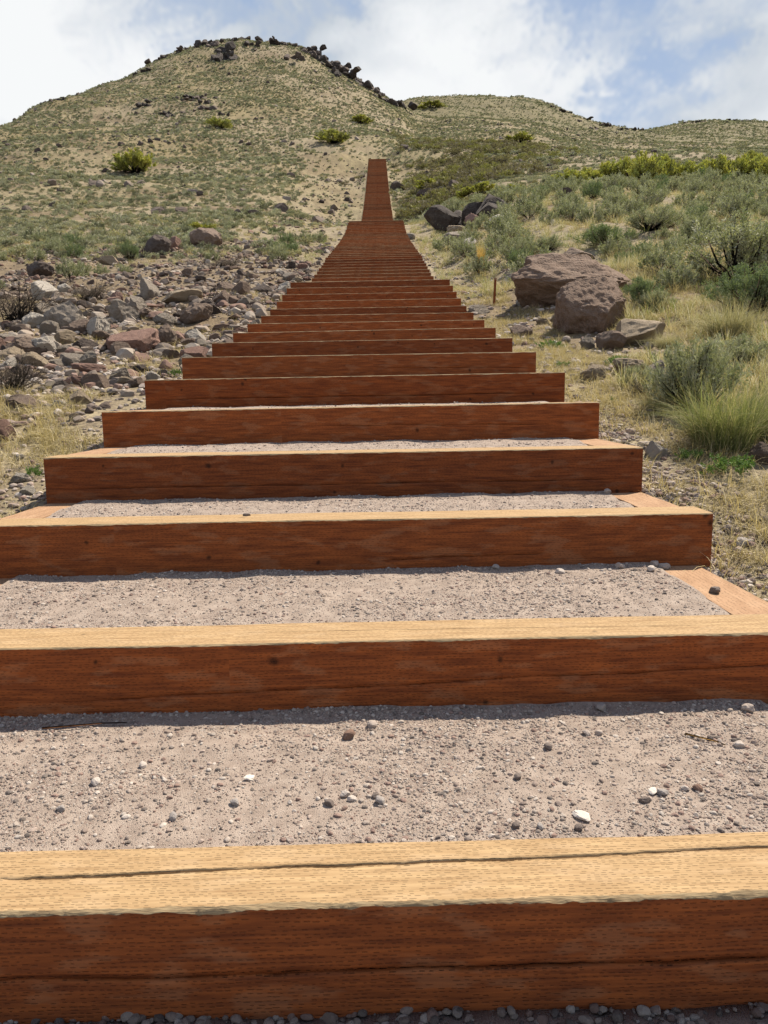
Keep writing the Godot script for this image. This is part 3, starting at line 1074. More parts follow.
	for k in 3: scatter("rubble", pm[k], M.pebble, xf[k], cc[k], "fine stone rubble strewn on the ground along the steps", "rubble")

func stone_tint() -> Color:
	return pick([Color(0.32, 0.27, 0.235), Color(0.40, 0.345, 0.30), Color(0.27, 0.215, 0.185), Color(0.47, 0.42, 0.375), Color(0.27, 0.19, 0.16), Color(0.17, 0.145, 0.13), Color(0.37, 0.30, 0.26)]) * rr(0.85, 1.15)

func add_stone(xf: Array, cc: Array, x: float, y: float, d: float, w: float, tone := 1.0):
	var b := Basis.from_euler(Vector3(rr(0, TAU), rr(0, TAU), rr(0, TAU))).scaled(Vector3(1, 1, 1))
	var q := Basis(Vector3.UP, rr(0, TAU)) * Basis.from_scale(Vector3(w * rr(0.45, 0.7), w * rr(0.28, 0.45), w * rr(0.4, 0.55))) * b
	var k := rng.randi() % 3
	xf[k].append(Transform3D(q, Vector3(x, y + w * 0.12, -d)))
	cc[k].append(stone_tint() * tone)

# a thing on the far slopes: picture column and distance
func far_spot(px: float, d: float) -> Vector3:
	var x := (px - 384.0 + ROLL * 400.0) / FOC / 1.055 * d
	return Vector3(x, gy(x, d), -d)

# the distance at which the ground is highest against the sky in a picture column
func crest(px: float, d0: float, d1: float) -> float:
	var best := d0
	var top := -1e9
	var d := d0
	while d < d1:
		var p := far_spot(px, d)
		if (p.y - EYE) / d > top:
			top = (p.y - EYE) / d
			best = d
		d += 4.0
	return best

# one outcrop: split blocks of rock leaning on one another
func crag_mesh(seed_: int, blocks: int) -> ArrayMesh:
	var r2 := RandomNumberGenerator.new()
	r2.seed = seed_
	var st := SurfaceTool.new()
	st.begin(Mesh.PRIMITIVE_TRIANGLES)
	for k in blocks:
		var m := rock_mesh(seed_ * 31 + k, 2, 16, 0.08, true, 0.45)
		var big := r2.randf_range(0.16, 0.45) if k > 0 else 0.5
		var at := Vector3(r2.randfn() * 0.48, 0.0, r2.randfn() * 0.35) if k > 0 else Vector3.ZERO
		var b := Basis.from_euler(Vector3(r2.randf_range(-0.4, 0.4), r2.randf() * TAU, r2.randf_range(-0.4, 0.4))) * Basis.from_scale(Vector3(big, big * r2.randf_range(0.8, 1.7), big * 0.9))
		st.append_from(m, 0, Transform3D(b, at + Vector3(0, big * 0.25 - 0.25, 0)))
	return st.commit()

var crag_lib := []
func put_crag(p: Vector3, w: float, h: float, tone: String, label: String, group: String):
	if crag_lib.is_empty():
		for k in 7: crag_lib.append(crag_mesh(41 + k * 3, 15))
	var o := mesh_node("rock_outcrop", crag_lib[rng.randi() % 7], M.rock[tone], self)
	o.scale = Vector3(w * 0.75, h * 0.8, w * 0.65)
	o.rotation = Vector3(0, rr(0, TAU), rr(-0.12, 0.12))
	o.position = p + Vector3(0, -h * 0.10, 0)
	tag(o, label, "rock outcrop", group)

func build_crags():
	var crag := []
	# summit rocks, the band down the right flank of the peak, the left shoulder, the far ridges
	for c in [[212, -14, 7, 5], [219, -6, 6, 6], [226, -12, 7, 7], [232, -22, 8, 6], [238, -6, 4, 3], [205, -10, 6, 4], [246, 0, 5, 3.5], [255, -8, 5, 3], [262, 0, 4.5, 3], [272, -2, 5, 3], [283, 0, 5, 3.4], [292, -2, 4, 2.6], [298, -12, 6, 3.5], [188, -4, 5, 3], [175, -6, 5, 2.6], [163, -3, 5, 3], [152, -10, 5, 2.5]]:
		crag.append([c[0], crest(c[0], 160, 330) + c[1] * 1.6, c[2] * 1.25, c[3] * 1.0, "summit"])
	for k in 26:
		var px := 306.0 + k * 3.7
		crag.append([px, crest(px, 160, 330) - rr(2, 16), rr(4.5, 8.0), rr(3.2, 6.2) * (0.7 if k > 18 else 1.0), "flank"])
	for c in [[50, 3.4], [66, 3.6], [79, 4.2], [97, 2.2]]:
		crag.append([c[0], crest(c[0], 120, 330) - 2.0, c[1] * 0.8, c[1] * 0.6, "shoulder"])
	for k in 15:
		var px := 148.0 + k * 5.5 + rr(-2, 2)
		crag.append([px, rr(186, 205), rr(2.0, 4.2), rr(1.2, 2.4), "band"])
	for k in 26:
		var px := 545.0 + k * 4.1
		crag.append([px, crest(px, 300, 520) - rr(0, 30), rr(2.0, 6.0), rr(1.2, 3.0), "ridge"])
	for k in 14:
		var px := 690.0 + k * 5.0
		crag.append([px, crest(px, 550, 800) - rr(0, 30), rr(3.0, 9.0), rr(1.6, 3.6), "skyline"])
	var seen := {}
	var order := ["first", "second", "third", "fourth", "fifth", "sixth", "seventh", "eighth", "ninth", "tenth", "eleventh", "twelfth", "thirteenth", "fourteenth", "fifteenth", "sixteenth", "seventeenth", "eighteenth", "nineteenth", "twentieth", "twenty-first", "twenty-second", "twenty-third", "twenty-fourth", "twenty-fifth", "twenty-sixth", "twenty-seventh"]
	var says := {"summit": "dark crag on the summit of the nearer peak, %s counted across", "flank": "dark crag in the rock band descending from the peak, %s from its upper end", "shoulder": "small dark crag on the lower shoulder skyline, %s going up", "band": "dark rock in the broken band below the summit, %s from its low end", "ridge": "dark crag along the middle ridge, %s going down towards the saddle", "skyline": "dark crag on the farthest ridge, %s from the saddle"}
	for c in crag:
		var n: int = seen.get(c[4], 0)
		seen[c[4]] = n + 1
		var p := far_spot(c[0], c[1])
		put_crag(p, c[2], c[3], pick(["dark", "black", "black"]), says[c[4]] % order[n], "dark crags on the hill")

# ---------------------------------------------------------------- plants
func tube(v: PackedVector3Array, n: PackedVector3Array, idx: PackedInt32Array, pts: Array, r0: float, r1: float, sides := 4):
	var o := v.size()
	for k in pts.size():
		var dir: Vector3 = (pts[mini(k + 1, pts.size() - 1)] - pts[maxi(k - 1, 0)]).normalized()
		var a := dir.cross(Vector3(0.31, 0.2, 0.93)).normalized()
		var b := dir.cross(a)
		var r := lerpf(r0, r1, k / float(pts.size() - 1))
		for s in sides:
			var w := a * cos(TAU * s / sides) + b * sin(TAU * s / sides)
			v.append(pts[k] + w * r)
			n.append(w)
	for k in pts.size() - 1:
		for s in sides:
			var i := o + k * sides + s
			var j := o + k * sides + (s + 1) % sides
			idx.append_array([i, j, i + sides, j, j + sides, i + sides])

# [branches, foliage] of a shrub about one metre wide and h tall
func shrub(seed_: int, h: float, tips: int, per_tip: int, leaf: float, wide: float, colors: Array, sticks: int, spread := 1.0) -> Array:
	var r2 := RandomNumberGenerator.new()
	r2.seed = seed_
	var lumps := []
	for k in 15:
		var a := k * 2.39996 + r2.randfn() * 0.3
		var e := clampf((k + 0.5) / 15.0 + r2.randfn() * 0.08, 0.0, 1.0)
		var q := sqrt(1.0 - e * e * 0.9)
		var s := r2.randf_range(0.68, 1.06)
		lumps.append(Vector3(cos(a) * q * 0.38 * spread, h * (0.34 + 0.48 * e), sin(a) * q * 0.38 * spread) * s)
	var bv := PackedVector3Array()
	var bn := PackedVector3Array()
	var bi := PackedInt32Array()
	var v := PackedVector3Array()
	var n := PackedVector3Array()
	var c := PackedColorArray()
	var idx := PackedInt32Array()
	for t in tips:
		var l: Vector3 = lumps[t % lumps.size()]
		var off := Vector3(r2.randfn(), r2.randfn() * 0.8, r2.randfn()) * 0.075
		var tip := l + off
		tip.y = maxf(tip.y, 0.06)
		var base := Vector3(tip.x * 0.12, 0.0, tip.z * 0.12)
		var dir := (tip - Vector3(tip.x * 0.35, -0.1, tip.z * 0.35)).normalized()
		if t < sticks:
			var mid := base.lerp(tip, 0.5) + Vector3(r2.randf_range(-.05, .05), -0.03, r2.randf_range(-.05, .05))
			tube(bv, bn, bi, [base, base.lerp(mid, 0.6) + Vector3(0, 0.02, 0), mid, tip], 0.013 + 0.01 * r2.randf(), 0.003)
		var tint: Color = colors[r2.randi() % colors.size()]
		var sprig := r2.randf_range(0.10, 0.19)
		for k in per_tip:
			var along_ := r2.randf()
			var p := tip + dir * (along_ - 0.65) * sprig + Vector3(r2.randfn(), r2.randfn(), r2.randfn()) * 0.012
			var g := (dir * 1.0 + Vector3(r2.randfn(), r2.randfn() * 0.8, r2.randfn()) * 0.65).normalized()
			var side := g.cross(Vector3(r2.randfn(), r2.randfn(), r2.randfn())).normalized()
			var ll := leaf * r2.randf_range(0.6, 1.3)
			var nn := side.cross(g)
			var o := v.size()
			v.append_array([p, p + g * ll * 0.5 + side * wide * ll, p + g * ll, p + g * ll * 0.5 - side * wide * ll])
			n.append_array([nn, nn, nn, nn])
			var cc := tint * r2.randf_range(0.78, 1.22)
			c.append_array([cc, cc, cc, cc])
			idx.append_array([o, o + 2, o + 1, o, o + 3, o + 2])
	return [arrays_mesh(bv, bn, null, null, bi) if sticks > 0 else null, arrays_mesh(v, n, null, c, idx)]

func tuft(seed_: int, blades: int, h: float, r0: float, lean: float, wide: float, colors: Array, droop := 0.5) -> ArrayMesh:
	var r2 := RandomNumberGenerator.new()
	r2.seed = seed_
	var v := PackedVector3Array()
	var n := PackedVector3Array()
	var c := PackedColorArray()
	var idx := PackedInt32Array()
	for b in blades:
		var a := r2.randf() * TAU
		var out := Vector3(cos(a), 0, sin(a))
		var p := out * r0 * sqrt(r2.randf())
		var a2 := a + r2.randfn() * 1.3
		var go := Vector3(cos(a2), 0, sin(a2))
		var l := h * r2.randf_range(0.35, 1.1)
		var ln := lean * r2.randf_range(0.2, 1.0)
		var side := go.cross(Vector3.UP).rotated(go, r2.randf_range(-0.6, 0.6))
		var cc: Color = colors[r2.randi() % colors.size()] * r2.randf_range(0.8, 1.2)
		var o := v.size()
		for k in 4:
			var t := k / 3.0
			var q := p + go * l * ln * (t * 0.6 + t * t * 0.6) + Vector3.UP * l * (t - droop * ln * t * t)
			var w := wide * (1.0 - t * 0.92)
			var up := (go * -1.0 + Vector3.UP).normalized()
			v.append(q + side * w); v.append(q - side * w)
			n.append(up); n.append(up)
			c.append(cc); c.append(cc)
		for k in 3:
			var i := o + k * 2
			idx.append_array([i, i + 1, i + 2, i + 2, i + 1, i + 3])
	return arrays_mesh(v, n, null, c, idx)

func plant(called: String, pos: Vector3, scale3: Vector3, turn: float, parts: Array, label: String, category: String, group := "") -> Node3D:
	var o := Node3D.new()
	o.name = numbered(called)
	add_child(o)
	o.position = pos
	o.rotation.y = turn
	o.scale = scale3
	for p in parts:
		if p[1] != null: mesh_node(p[0], p[1], p[2], o)
	tag(o, label, category, group)
	return o

const SAGE := [Color(0.28, 0.28, 0.18), Color(0.335, 0.33, 0.23), Color(0.215, 0.225, 0.13), Color(0.37, 0.365, 0.26)]
const SAGE_GREEN := [Color(0.165, 0.205, 0.105), Color(0.205, 0.24, 0.13), Color(0.14, 0.17, 0.095)]
const YELLOW := [Color(0.42, 0.41, 0.095), Color(0.35, 0.36, 0.10), Color(0.46, 0.43, 0.11), Color(0.25, 0.245, 0.09)]
const STRAW := [Color(0.40, 0.33, 0.185), Color(0.33, 0.27, 0.145), Color(0.46, 0.395, 0.245)]
const GREENGRASS := [Color(0.21, 0.24, 0.085), Color(0.27, 0.29, 0.11), Color(0.15, 0.18, 0.07), Color(0.40, 0.37, 0.20)]
const PALEGRASS := [Color(0.38, 0.345, 0.205), Color(0.31, 0.295, 0.16), Color(0.44, 0.39, 0.255), Color(0.25, 0.25, 0.13)]

var sage_near := []
var sage_mid := []
func build_hero_plants():
	for k in 3: sage_near.append(shrub(3001 + k * 5, 0.78, 300, 44, 0.036, 0.13, SAGE_GREEN if k == 1 else SAGE, 60))
	for k in 5: sage_mid.append(shrub(3101 + k * 5, 0.66, 140, 26, 0.06, 0.14, SAGE_GREEN if k == 1 else SAGE, 16))
	var list := [
		[692, 412, 92, 92, 0, "grey-green sagebrush with dark bare stems above the green bunchgrass", "dark-stemmed sagebrush"],
		[738, 282, 128, 66, 2, "widest rounded sagebrush on the slope above the pale bunchgrass", "widest sagebrush"],
		[754, 312, 86, 52, 1, "green sagebrush below the widest one at the frame edge", "green sagebrush"],
		[642, 306, 42, 30, 1, "dark green shrub growing against the humped boulder", "shrub by the humped boulder"],
		[606, 248, 56, 24, 1, "dark green sagebrush growing behind the long boulder", "sagebrush behind the boulder"],
		[740, 372, 70, 40, 2, "grey sagebrush between the pale and the green bunchgrass", ""],
		[640, 388, 40, 26, 2, "low grey dry sagebrush beside the tilted flat stone", ""],
		[655, 312, 40, 26, 0, "small round sagebrush between the green shrub and pale grass", ""],
		[650, 232, 46, 24, 2, "grey sagebrush upslope of the long boulder among yellow grass", "sagebrush above the boulder"],
		[700, 242, 56, 30, 0, "large grey sagebrush just above the widest one", "large grey sagebrush"],
		[516, 262, 36, 22, 2, "pale grey sagebrush beside the long boulder and golden tuft", ""],
		[548, 252, 30, 18, 0, "small grey sagebrush behind the left end of the long boulder", ""],
		[455, 222, 28, 22, 2, "pale sagebrush between the steps and the black outcrop", ""],
		[130, 262, 22, 20, 1, "dark olive shrub beside the blackish red boulder", ""]]
	for l in list:
		var p := ground_hit(l[0], l[1])
		var s := px_size(-p.z)
		var sh: Array = sage_near[l[4]]
		plant("sagebrush", p + Vector3(0, -0.03, 0), Vector3(l[2] * s, l[3] * s / 0.80, l[2] * s), rr(0, TAU), [["branches", sh[0], M.twig], ["foliage", sh[1], M.leaf]], l[5], "sagebrush", "sagebrush beside the steps")
		if l[6]: landmarks.append([p.x, -p.z, l[6]])
	# bunchgrasses
	var g := tuft(41, 2200, 1.0, 0.42, 1.0, 0.005, GREENGRASS, 0.62)
	var g2 := tuft(42, 1500, 1.0, 0.36, 1.0, 0.005, PALEGRASS, 0.68)
	for l in [[722, 448, 128, 88, g, "big bright green bunchgrass clump under the dark-stemmed sagebrush", "big green bunchgrass"], [762, 440, 80, 70, g, "green bunchgrass clump cut by the frame edge", ""], [728, 338, 92, 48, g2, "pale yellow-green bunchgrass mound below the widest sagebrush", "pale bunchgrass mound"], [668, 350, 50, 26, g2, "small pale bunchgrass beside the broad low slab", ""], [655, 412, 50, 30, g2, "thin pale grass clump at the foot of the dark-stemmed sagebrush", ""]]:
		var p := ground_hit(l[0], l[1])
		var s := px_size(-p.z)
		plant("bunchgrass", p + Vector3(0, -0.02, 0), Vector3(l[2] * s * 0.48, l[3] * s * 1.02, l[2] * s * 0.48), rr(0, TAU), [["blades", l[4], M.grass]], l[5], "bunchgrass", "bunchgrass clumps")
		if l[6]: landmarks.append([p.x, -p.z, l[6]])
	var gold := tuft(43, 420, 1.0, 0.16, 0.28, 0.012, [Color(0.55, 0.38, 0.12), Color(0.48, 0.31, 0.09), Color(0.60, 0.46, 0.2)], 0.3)
	var p := ground_hit(481, 275)
	var s := px_size(-p.z)
	plant("bunchgrass", p, Vector3(16 * s, 27 * s, 16 * s), 0.4, [["blades", gold, M.grass]], "upright golden dry grass tuft beside the upper steps", "bunchgrass", "bunchgrass clumps")
	# green forbs by the steps
	var forb := shrub(3301, 0.5, 60, 26, 0.06, 0.2, [Color(0.10, 0.17, 0.045), Color(0.14, 0.21, 0.06)], 0)
	for l in [[730, 476, 60, 26, "leafy green herb patch below the green bunchgrass"], [690, 462, 34, 14, "low green herbs between the white stone and bunchgrass"], [550, 350, 30, 12, "green herb patch on straw below the humped boulder"], [562, 368, 20, 7, "tiny green herb patch near the seventh beam"], [618, 366, 26, 12, "green herbs under the rounded brown rock"], [34, 478, 20, 14, "green weed beside the fourth step beam"], [176, 377, 14, 10, "green weed against the seventh step beam"], [612, 405, 10, 8, "lone green weed beside the fifth step beam"]]:
		var q := ground_hit(l[0], l[1])
		var t := px_size(-q.z)
		plant("herb", q, Vector3(l[2] * t, l[3] * t * 1.6, l[2] * t), rr(0, TAU), [["foliage", forb[1], M.leaf]], l[4], "herb", "green herbs beside the steps")
	# dead twiggy bushes
	var dead := dead_bush(51)
	for l in [[18, 322, 84, 52, "grey leafless twiggy bush above the white flat rock"], [14, 392, 70, 54, "leafless twiggy bush low on the rubble at the frame edge"], [90, 300, 60, 26, "low dead brush between the dark block and tall grey rock"], [225, 268, 50, 16, "low dead brush under the brown hump of rock"], [645, 398, 44, 26, "grey dead brush below the pale rock"]]:
		var q := ground_hit(l[0], l[1])
		var t := px_size(-q.z)
		plant("dead_bush", q, Vector3(l[2] * t, l[3] * t * 1.1, l[2] * t), rr(0, TAU), [["branches", dead, M.dead_twig]], l[4], "dead bush", "leafless bushes")

func dead_bush(seed_: int) -> ArrayMesh:
	var r2 := RandomNumberGenerator.new()
	r2.seed = seed_
	var v := PackedVector3Array()
	var n := PackedVector3Array()
	var idx := PackedInt32Array()
	for k in 70:
		var a := r2.randf() * TAU
		var e := r2.randf_range(0.25, 1.3)
		var dir := Vector3(cos(a) * cos(e), sin(e), sin(a) * cos(e))
		var base := Vector3(r2.randfn(), 0, r2.randfn()) * 0.06
		var l := r2.randf_range(0.3, 0.62)
		var mid := base + dir * l * 0.5 + Vector3(r2.randfn(), r2.randfn(), r2.randfn()) * 0.03
		var tip := base + dir * l + Vector3(r2.randfn(), r2.randfn(), r2.randfn()) * 0.06
		tip.y = maxf(tip.y, 0.02)
		tube(v, n, idx, [base, mid, tip], 0.008, 0.003, 3)
		for j in 6:
			var p := mid.lerp(tip, r2.randf_range(0.0, 0.95))
			var q := p + (dir + Vector3(r2.randfn(), r2.randfn() * 0.7, r2.randfn()) * 0.7).normalized() * r2.randf_range(0.06, 0.2)
			q.y = maxf(q.y, 0.0)
			tube(v, n, idx, [p, p.lerp(q, 0.5) + Vector3(r2.randfn(), r2.randfn(), r2.randfn()) * 0.01, q], 0.0035, 0.0015, 3)
	return arrays_mesh(v, n, null, null, idx)

func build_shrubs():
	# sage in the middle distance, one by one
	var spots := []
	var tries := 0
	while spots.size() < 215 and tries < 9000:
		tries += 1
		var d := sqrt(rr(8.5 * 8.5, 44.0 * 44.0))
		var x := stair_x(d) + rr(1.9 + 0.02 * d, 0.60 * d)
		if d < 15.0 and x < 0.28 * d + 0.8: continue
		var w := rr(0.55, 1.25) * (1.0 if d > 14.0 else 0.8)
		if clear(spots, x, d, w): spots.append([x, d, w])
	var right_n := spots.size()
	tries = 0
	while spots.size() < right_n + 70 and tries < 5000:
		tries += 1
		var d := sqrt(rr(17.0 * 17.0, 40.0 * 40.0))
		var x := stair_x(d) - rr(2.4, 0.60 * d)
		if x > -0.30 * d and d < 24.0: continue
		if n_mid.get_noise_2d(x, d) < -0.25: continue
		var w := rr(0.4, 0.85)
		if clear(spots, x, d, w): spots.append([x, d, w])
	var sizes := ["small", "mid-sized", "large"]
	for o in spots:
		var k := rng.randi() % 5
		var sh: Array = sage_mid[k]
		var hgt := rr(0.75, 1.15)
		var word: String = "dark green" if k == 1 else pick(["grey-green", "silvery", "dusty green"])
		var shape: String = "squat" if hgt < 0.87 else ("rounded" if hgt < 1.02 else "upright")
		var size: String = sizes[0 if o[2] < 0.7 else (1 if o[2] < 1.0 else 2)]
		plant("sagebrush", Vector3(o[0], gy(o[0], o[1]) - 0.04, -o[1]), Vector3(o[2], o[2] * hgt, o[2]), rr(0, TAU), [["branches", sh[0], M.twig], ["foliage", sh[1], M.leaf]], own_label("%s %s %s sagebrush" % [size, shape, word], o[0], o[1]), "sagebrush", "sagebrush beside the steps")
	# yellow-green flowering bushes
	var yb := []
	for k in 3: yb.append(shrub(3401 + k, 0.62, 190, 24, 0.075, 0.22, YELLOW, 40, 1.1))
	var row := ["first", "second", "third", "fourth", "fifth", "sixth", "seventh", "eighth", "ninth", "tenth", "eleventh", "twelfth"]
	for k in 12:
		var px: float = [566, 588, 610, 628, 646, 662, 680, 700, 718, 736, 754, 772][k]
		var d: float = rr(43, 52)
		var p := far_spot(px, d)
		plant("yellow_bush", p, Vector3(2.0, [1.3, 1.4, 1.6, 2.3, 2.5, 2.4, 1.8, 2.0, 2.2, 2.2, 2.1, 2.1][k], 1.7), rr(0, TAU), [["branches", yb[k % 3][0], M.twig], ["foliage", yb[k % 3][1], M.leaf]], "yellow-green bush in the long row across the slope, %s counted from the steps" % row[k], "bush", "yellow-green bushes")
	for l in [[135, 174, 54, 25, "large olive-yellow bush halfway up the peak"], [219, 130, 22, 12, "small yellow-green bush below the summit"], [333, 145, 34, 15, "yellow-green bush near the top of the highest steps"], [752, 166, 22, 18, "round yellow bush standing above the row at the frame edge"], [478, 196, 50, 11, "low bright yellow-green bush above the black outcrop"], [512, 196, 36, 9, "low yellow-green bush beyond the black outcrop"], [430, 190, 38, 9, "low yellow-green bush between the steps and upright block"], [205, 232, 34, 9, "bright green-yellow low bush above the brown hump of rock"], [360, 124, 30, 8, "faint yellow-green bush below the rock band of the peak"], [430, 108, 30, 5, "distant yellow-green bush below the middle ridge"], [520, 144, 34, 9, "brownish yellow bush on the slope below the middle ridge"], [385, 76, 7, 6, "tiny bright green bush among crags of the rock band"]]:
		var p := ground_hit(l[0], l[1])
		var s := px_size(-p.z)
		var m: Array = yb[rng.randi() % 3]
		plant("yellow_bush", p, Vector3(l[2] * s, l[3] * s * 0.8 / 0.66, l[2] * s * 0.7), rr(0, TAU), [["branches", m[0], M.twig], ["foliage", m[1], M.dull_leaf]], l[4], "bush", "yellow-green bushes")
	# the rest of the hill: sage too many to count
	var far := []
	var white := [Color(1, 1, 1), Color(0.85, 0.9, 0.85), Color(1.1, 1.05, 0.95)]
	for k in 3: far.append(shrub(3501 + k, 0.6, 60, 9, 0.10, 0.24, white, 0)[1])
	for k in 3: far.append(shrub(3511 + k, 0.6, 30, 5, 0.20, 0.30, white, 0)[1])
	var xf := [[], [], [], [], [], []]
	var cc := [[], [], [], [], [], []]
	var tints := [Color(0.34, 0.33, 0.25), Color(0.39, 0.375, 0.30), Color(0.25, 0.245, 0.18), Color(0.42, 0.40, 0.325), Color(0.20, 0.20, 0.14), Color(0.39, 0.35, 0.235)]
	for k in 260000:
		var d := 26.0 + 650.0 * rng.randf()
		if rng.randf() < 0.62: d = sqrt(rr(26.0 * 26.0, 316.0 * 316.0))
		var x := rr(-0.62, 0.62) * d
		if d > 330.0: x = absf(x)
		if d < 134.0 and absf(x - stair_x(d)) < 1.65: continue
		if d < 42.0 and x > 0.0: continue
		if d > 330.0 and x < 0.0: continue
		var m: float = n_mid.get_noise_2d(x * 0.3, d * 0.3) + 0.5 * n_big.get_noise_2d(x * 2.0, d * 2.0)
		if m + rr(-0.75, 0.75) < -0.18: continue
		# a worn, bare strip of ground along the steps
		if d < 170.0 and x < stair_x(d) and x > stair_x(d) - 2.5 - 0.07 * d - 5.0 * n_mid.get_noise_2d(x, d * 0.4) and rng.randf() < 0.8: continue
		var w := rr(0.17, 0.56) * (1.0 + d * 0.0010 + maxf(0.0, d - 300.0) * 0.004)
		if rng.randf() < 0.04: w *= 1.8
		var i := rng.randi() % 3 + (0 if d < 95.0 else 3)
		xf[i].append(Transform3D(Basis(Vector3.UP, rr(0, TAU)).scaled(Vector3(w, w * rr(0.7, 1.05), w)), Vector3(x, gy(x, d) - 0.03, -d)))
		cc[i].append(pick(tints) * rr(0.75, 1.2))
	for k in 6: scatter("sagebrush_cover", far[k], M.leaf, xf[k], cc[k], "countless grey-green sagebrush dotting the far slopes", "sagebrush")
	# brown-grey brush in the draw
	var bf: ArrayMesh = shrub(3601, 0.55, 30, 8, 0.2, 0.12, [Color(1, 1, 1)], 0)[1]
	var bx := []
	var bc := []
	for k in 900:
		var d := rr(70, 190)
		var x: float = (0.10 + 0.05 * rng.randfn() + (d - 70) * 0.0003) * d
		if absf(x - stair_x(d)) < 2.2: continue
		var w := rr(1.0, 2.2)
		bx.append(Transform3D(Basis(Vector3.UP, rr(0, TAU)).scaled(Vector3(w, w * 0.8, w)), Vector3(x, gy(x, d) - 0.05, -d)))
		bc.append(pick([Color(0.22, 0.19, 0.11), Color(0.24, 0.225, 0.09), Color(0.19, 0.16, 0.115)]))
	scatter("brush_cover", bf, M.leaf, bx, bc, "brownish brush filling the shallow draw beyond the steps", "brush")

func clear(spots: Array, x: float, d: float, w: float) -> bool:
	for o in spots:
		if Vector2(o[0] - x, o[1] - d).length() < (o[2] + w) * 0.40: return false
	for b in bare:
		if Vector2(b[0] - x, b[1] - d).length() < w * 0.5 + b[2] * 0.6: return false
	for l in landmarks:
		if Vector2(l[0] - x, l[1] - d).length() < w * 0.5 + 0.35: return false
	return true

func open_ground(x: float, d: float) -> bool:
	for b in bare:
		if absf(b[1] - d) < b[2] + 0.25 and absf(b[0] - x) < b[2] * 0.8: return false
	return true

func build_grass():
	# flattened straw on the ground beside the steps
	var mats := [tuft(61, 26, 0.10, 0.06, 1.25, 0.0016, STRAW, 0.72), tuft(62, 22, 0.08, 0.07, 1.3, 0.0016, STRAW, 0.75)]
	var xf := [[], []]
	for k in 24000:
		var d := 1.6 + 15.0 * pow(rng.randf(), 0.8)
		var left := rng.randf() < 0.5
		var x: float = stair_x(d) + (-1.0 if left else 1.0) * (1.46 + rng.randf() * (0.58 * d - 0.6))
		if n_fine.get_noise_2d(x * 0.8 + 7.0, d * 0.8) < (0.02 if left else -0.22): continue
		if left and d > 6.5 and rng.randf() < 0.7: continue
		if not left and d < 5.0 and x < stair_x(d) + 1.75 and rng.randf() < 0.6: continue
		if not open_ground(x, d): continue
		var s := rr(0.7, 1.6)
		xf[k % 2].append(Transform3D(Basis(Vector3.UP, rr(0, TAU)).scaled(Vector3(s, s, s)), Vector3(x, gy(x, d) - 0.005, -d)))
	for k in 2: scatter("dry_grass", mats[k], M.grass, xf[k], [], "flattened dry straw on the ground along the steps", "dry grass")
	# standing bunches between the sage
	var tf := [tuft(63, 60, 0.34, 0.09, 0.7, 0.004, PALEGRASS, 0.5), tuft(64, 60, 0.30, 0.10, 0.75, 0.004, STRAW, 0.55), tuft(65, 50, 0.26, 0.09, 0.6, 0.004, GREENGRASS, 0.5)]
	var tx := [[], [], []]
	for k in 9000:
		var d := 5.0 + 50.0 * pow(rng.randf(), 0.8)
		var right := rng.randf() < 0.8
		var x: float = stair_x(d) + (1.0 if right else -1.0) * rr(1.7, 0.64 * d)
		if right and d < 13.0 and x < 0.26 * d + 0.3: continue
		if not right and d < 24.0: continue
		if not open_ground(x, d): continue
		var s := rr(0.6, 1.35)
		var i: int = 0 if rng.randf() < 0.5 else (1 if rng.randf() < 0.65 else 2)
		tx[i].append(Transform3D(Basis(Vector3.UP, rr(0, TAU)).scaled(Vector3(s, s * rr(0.4, 0.85), s)), Vector3(x, gy(x, d) - 0.02, -d)))
	var says := ["pale yellow-green grass growing between the sagebrush", "dry straw-coloured grass growing between the sagebrush", "green grass growing between the sagebrush"]
	for k in 3: scatter("grass", tf[k], M.grass, tx[k], [], says[k], "grass")

# ---------------------------------------------------------------- gravel on the treads
func build_gravel():
	var pm := [rock_mesh(2101, 1, 5, 0.1, true), rock_mesh(2102, 1, 6, 0.1, true), rock_mesh(2103, 1, 7, 0.12, true)]
	var xf := [[], [], []]
	var cc := [[], [], []]
	var amount := [64000, 38000, 14000, 7000, 2500, 1000, 600, 400, 300, 300]
	for k in amount.size():
		var s = steps_a[k]
		var back: float = steps_a[k + 1][0]
		for q in amount[k]:
			var d := rr(s[0] + BD + 0.004, back)
			if rng.randf() < 0.10: d = back - absf(rng.randfn()) * 0.05
			var x := stair_x(d) + rr(-BW / 2 + 0.19, BW / 2 - 0.19)
			var w := 0.0013 + 0.0026 * rng.randf() + 0.009 * pow(rng.randf(), 20.0)
			# loose chips gather in drifts, trodden dust lies bare between them
			if n_fine.get_noise_2d(x * 1.4 + 33.0, d * 2.2) + rr(-0.3, 0.3) < -0.06 and rng.randf() < 0.6: continue
			add_stone(xf, cc, x, tread_y(k, x, d) - w * 0.05, d, w * 1.25)
	# coarser stones below the first beam, its shade painted into their darker tint
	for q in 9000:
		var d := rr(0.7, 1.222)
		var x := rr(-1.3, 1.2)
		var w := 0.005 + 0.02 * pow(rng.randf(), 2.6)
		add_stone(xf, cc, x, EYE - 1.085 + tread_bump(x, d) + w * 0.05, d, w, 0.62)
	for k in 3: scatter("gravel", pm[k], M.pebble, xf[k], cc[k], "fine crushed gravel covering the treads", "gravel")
	var foot := mesh_node("path", flat_grid(-3.0, 3.0, -2.0, 1.23, 60, 40, func(x, d): return EYE - 1.085 + tread_bump(x, d), 0.2), null, self)
	tag(foot, "gravel path at the foot of the first beam", "path", "", "structure")

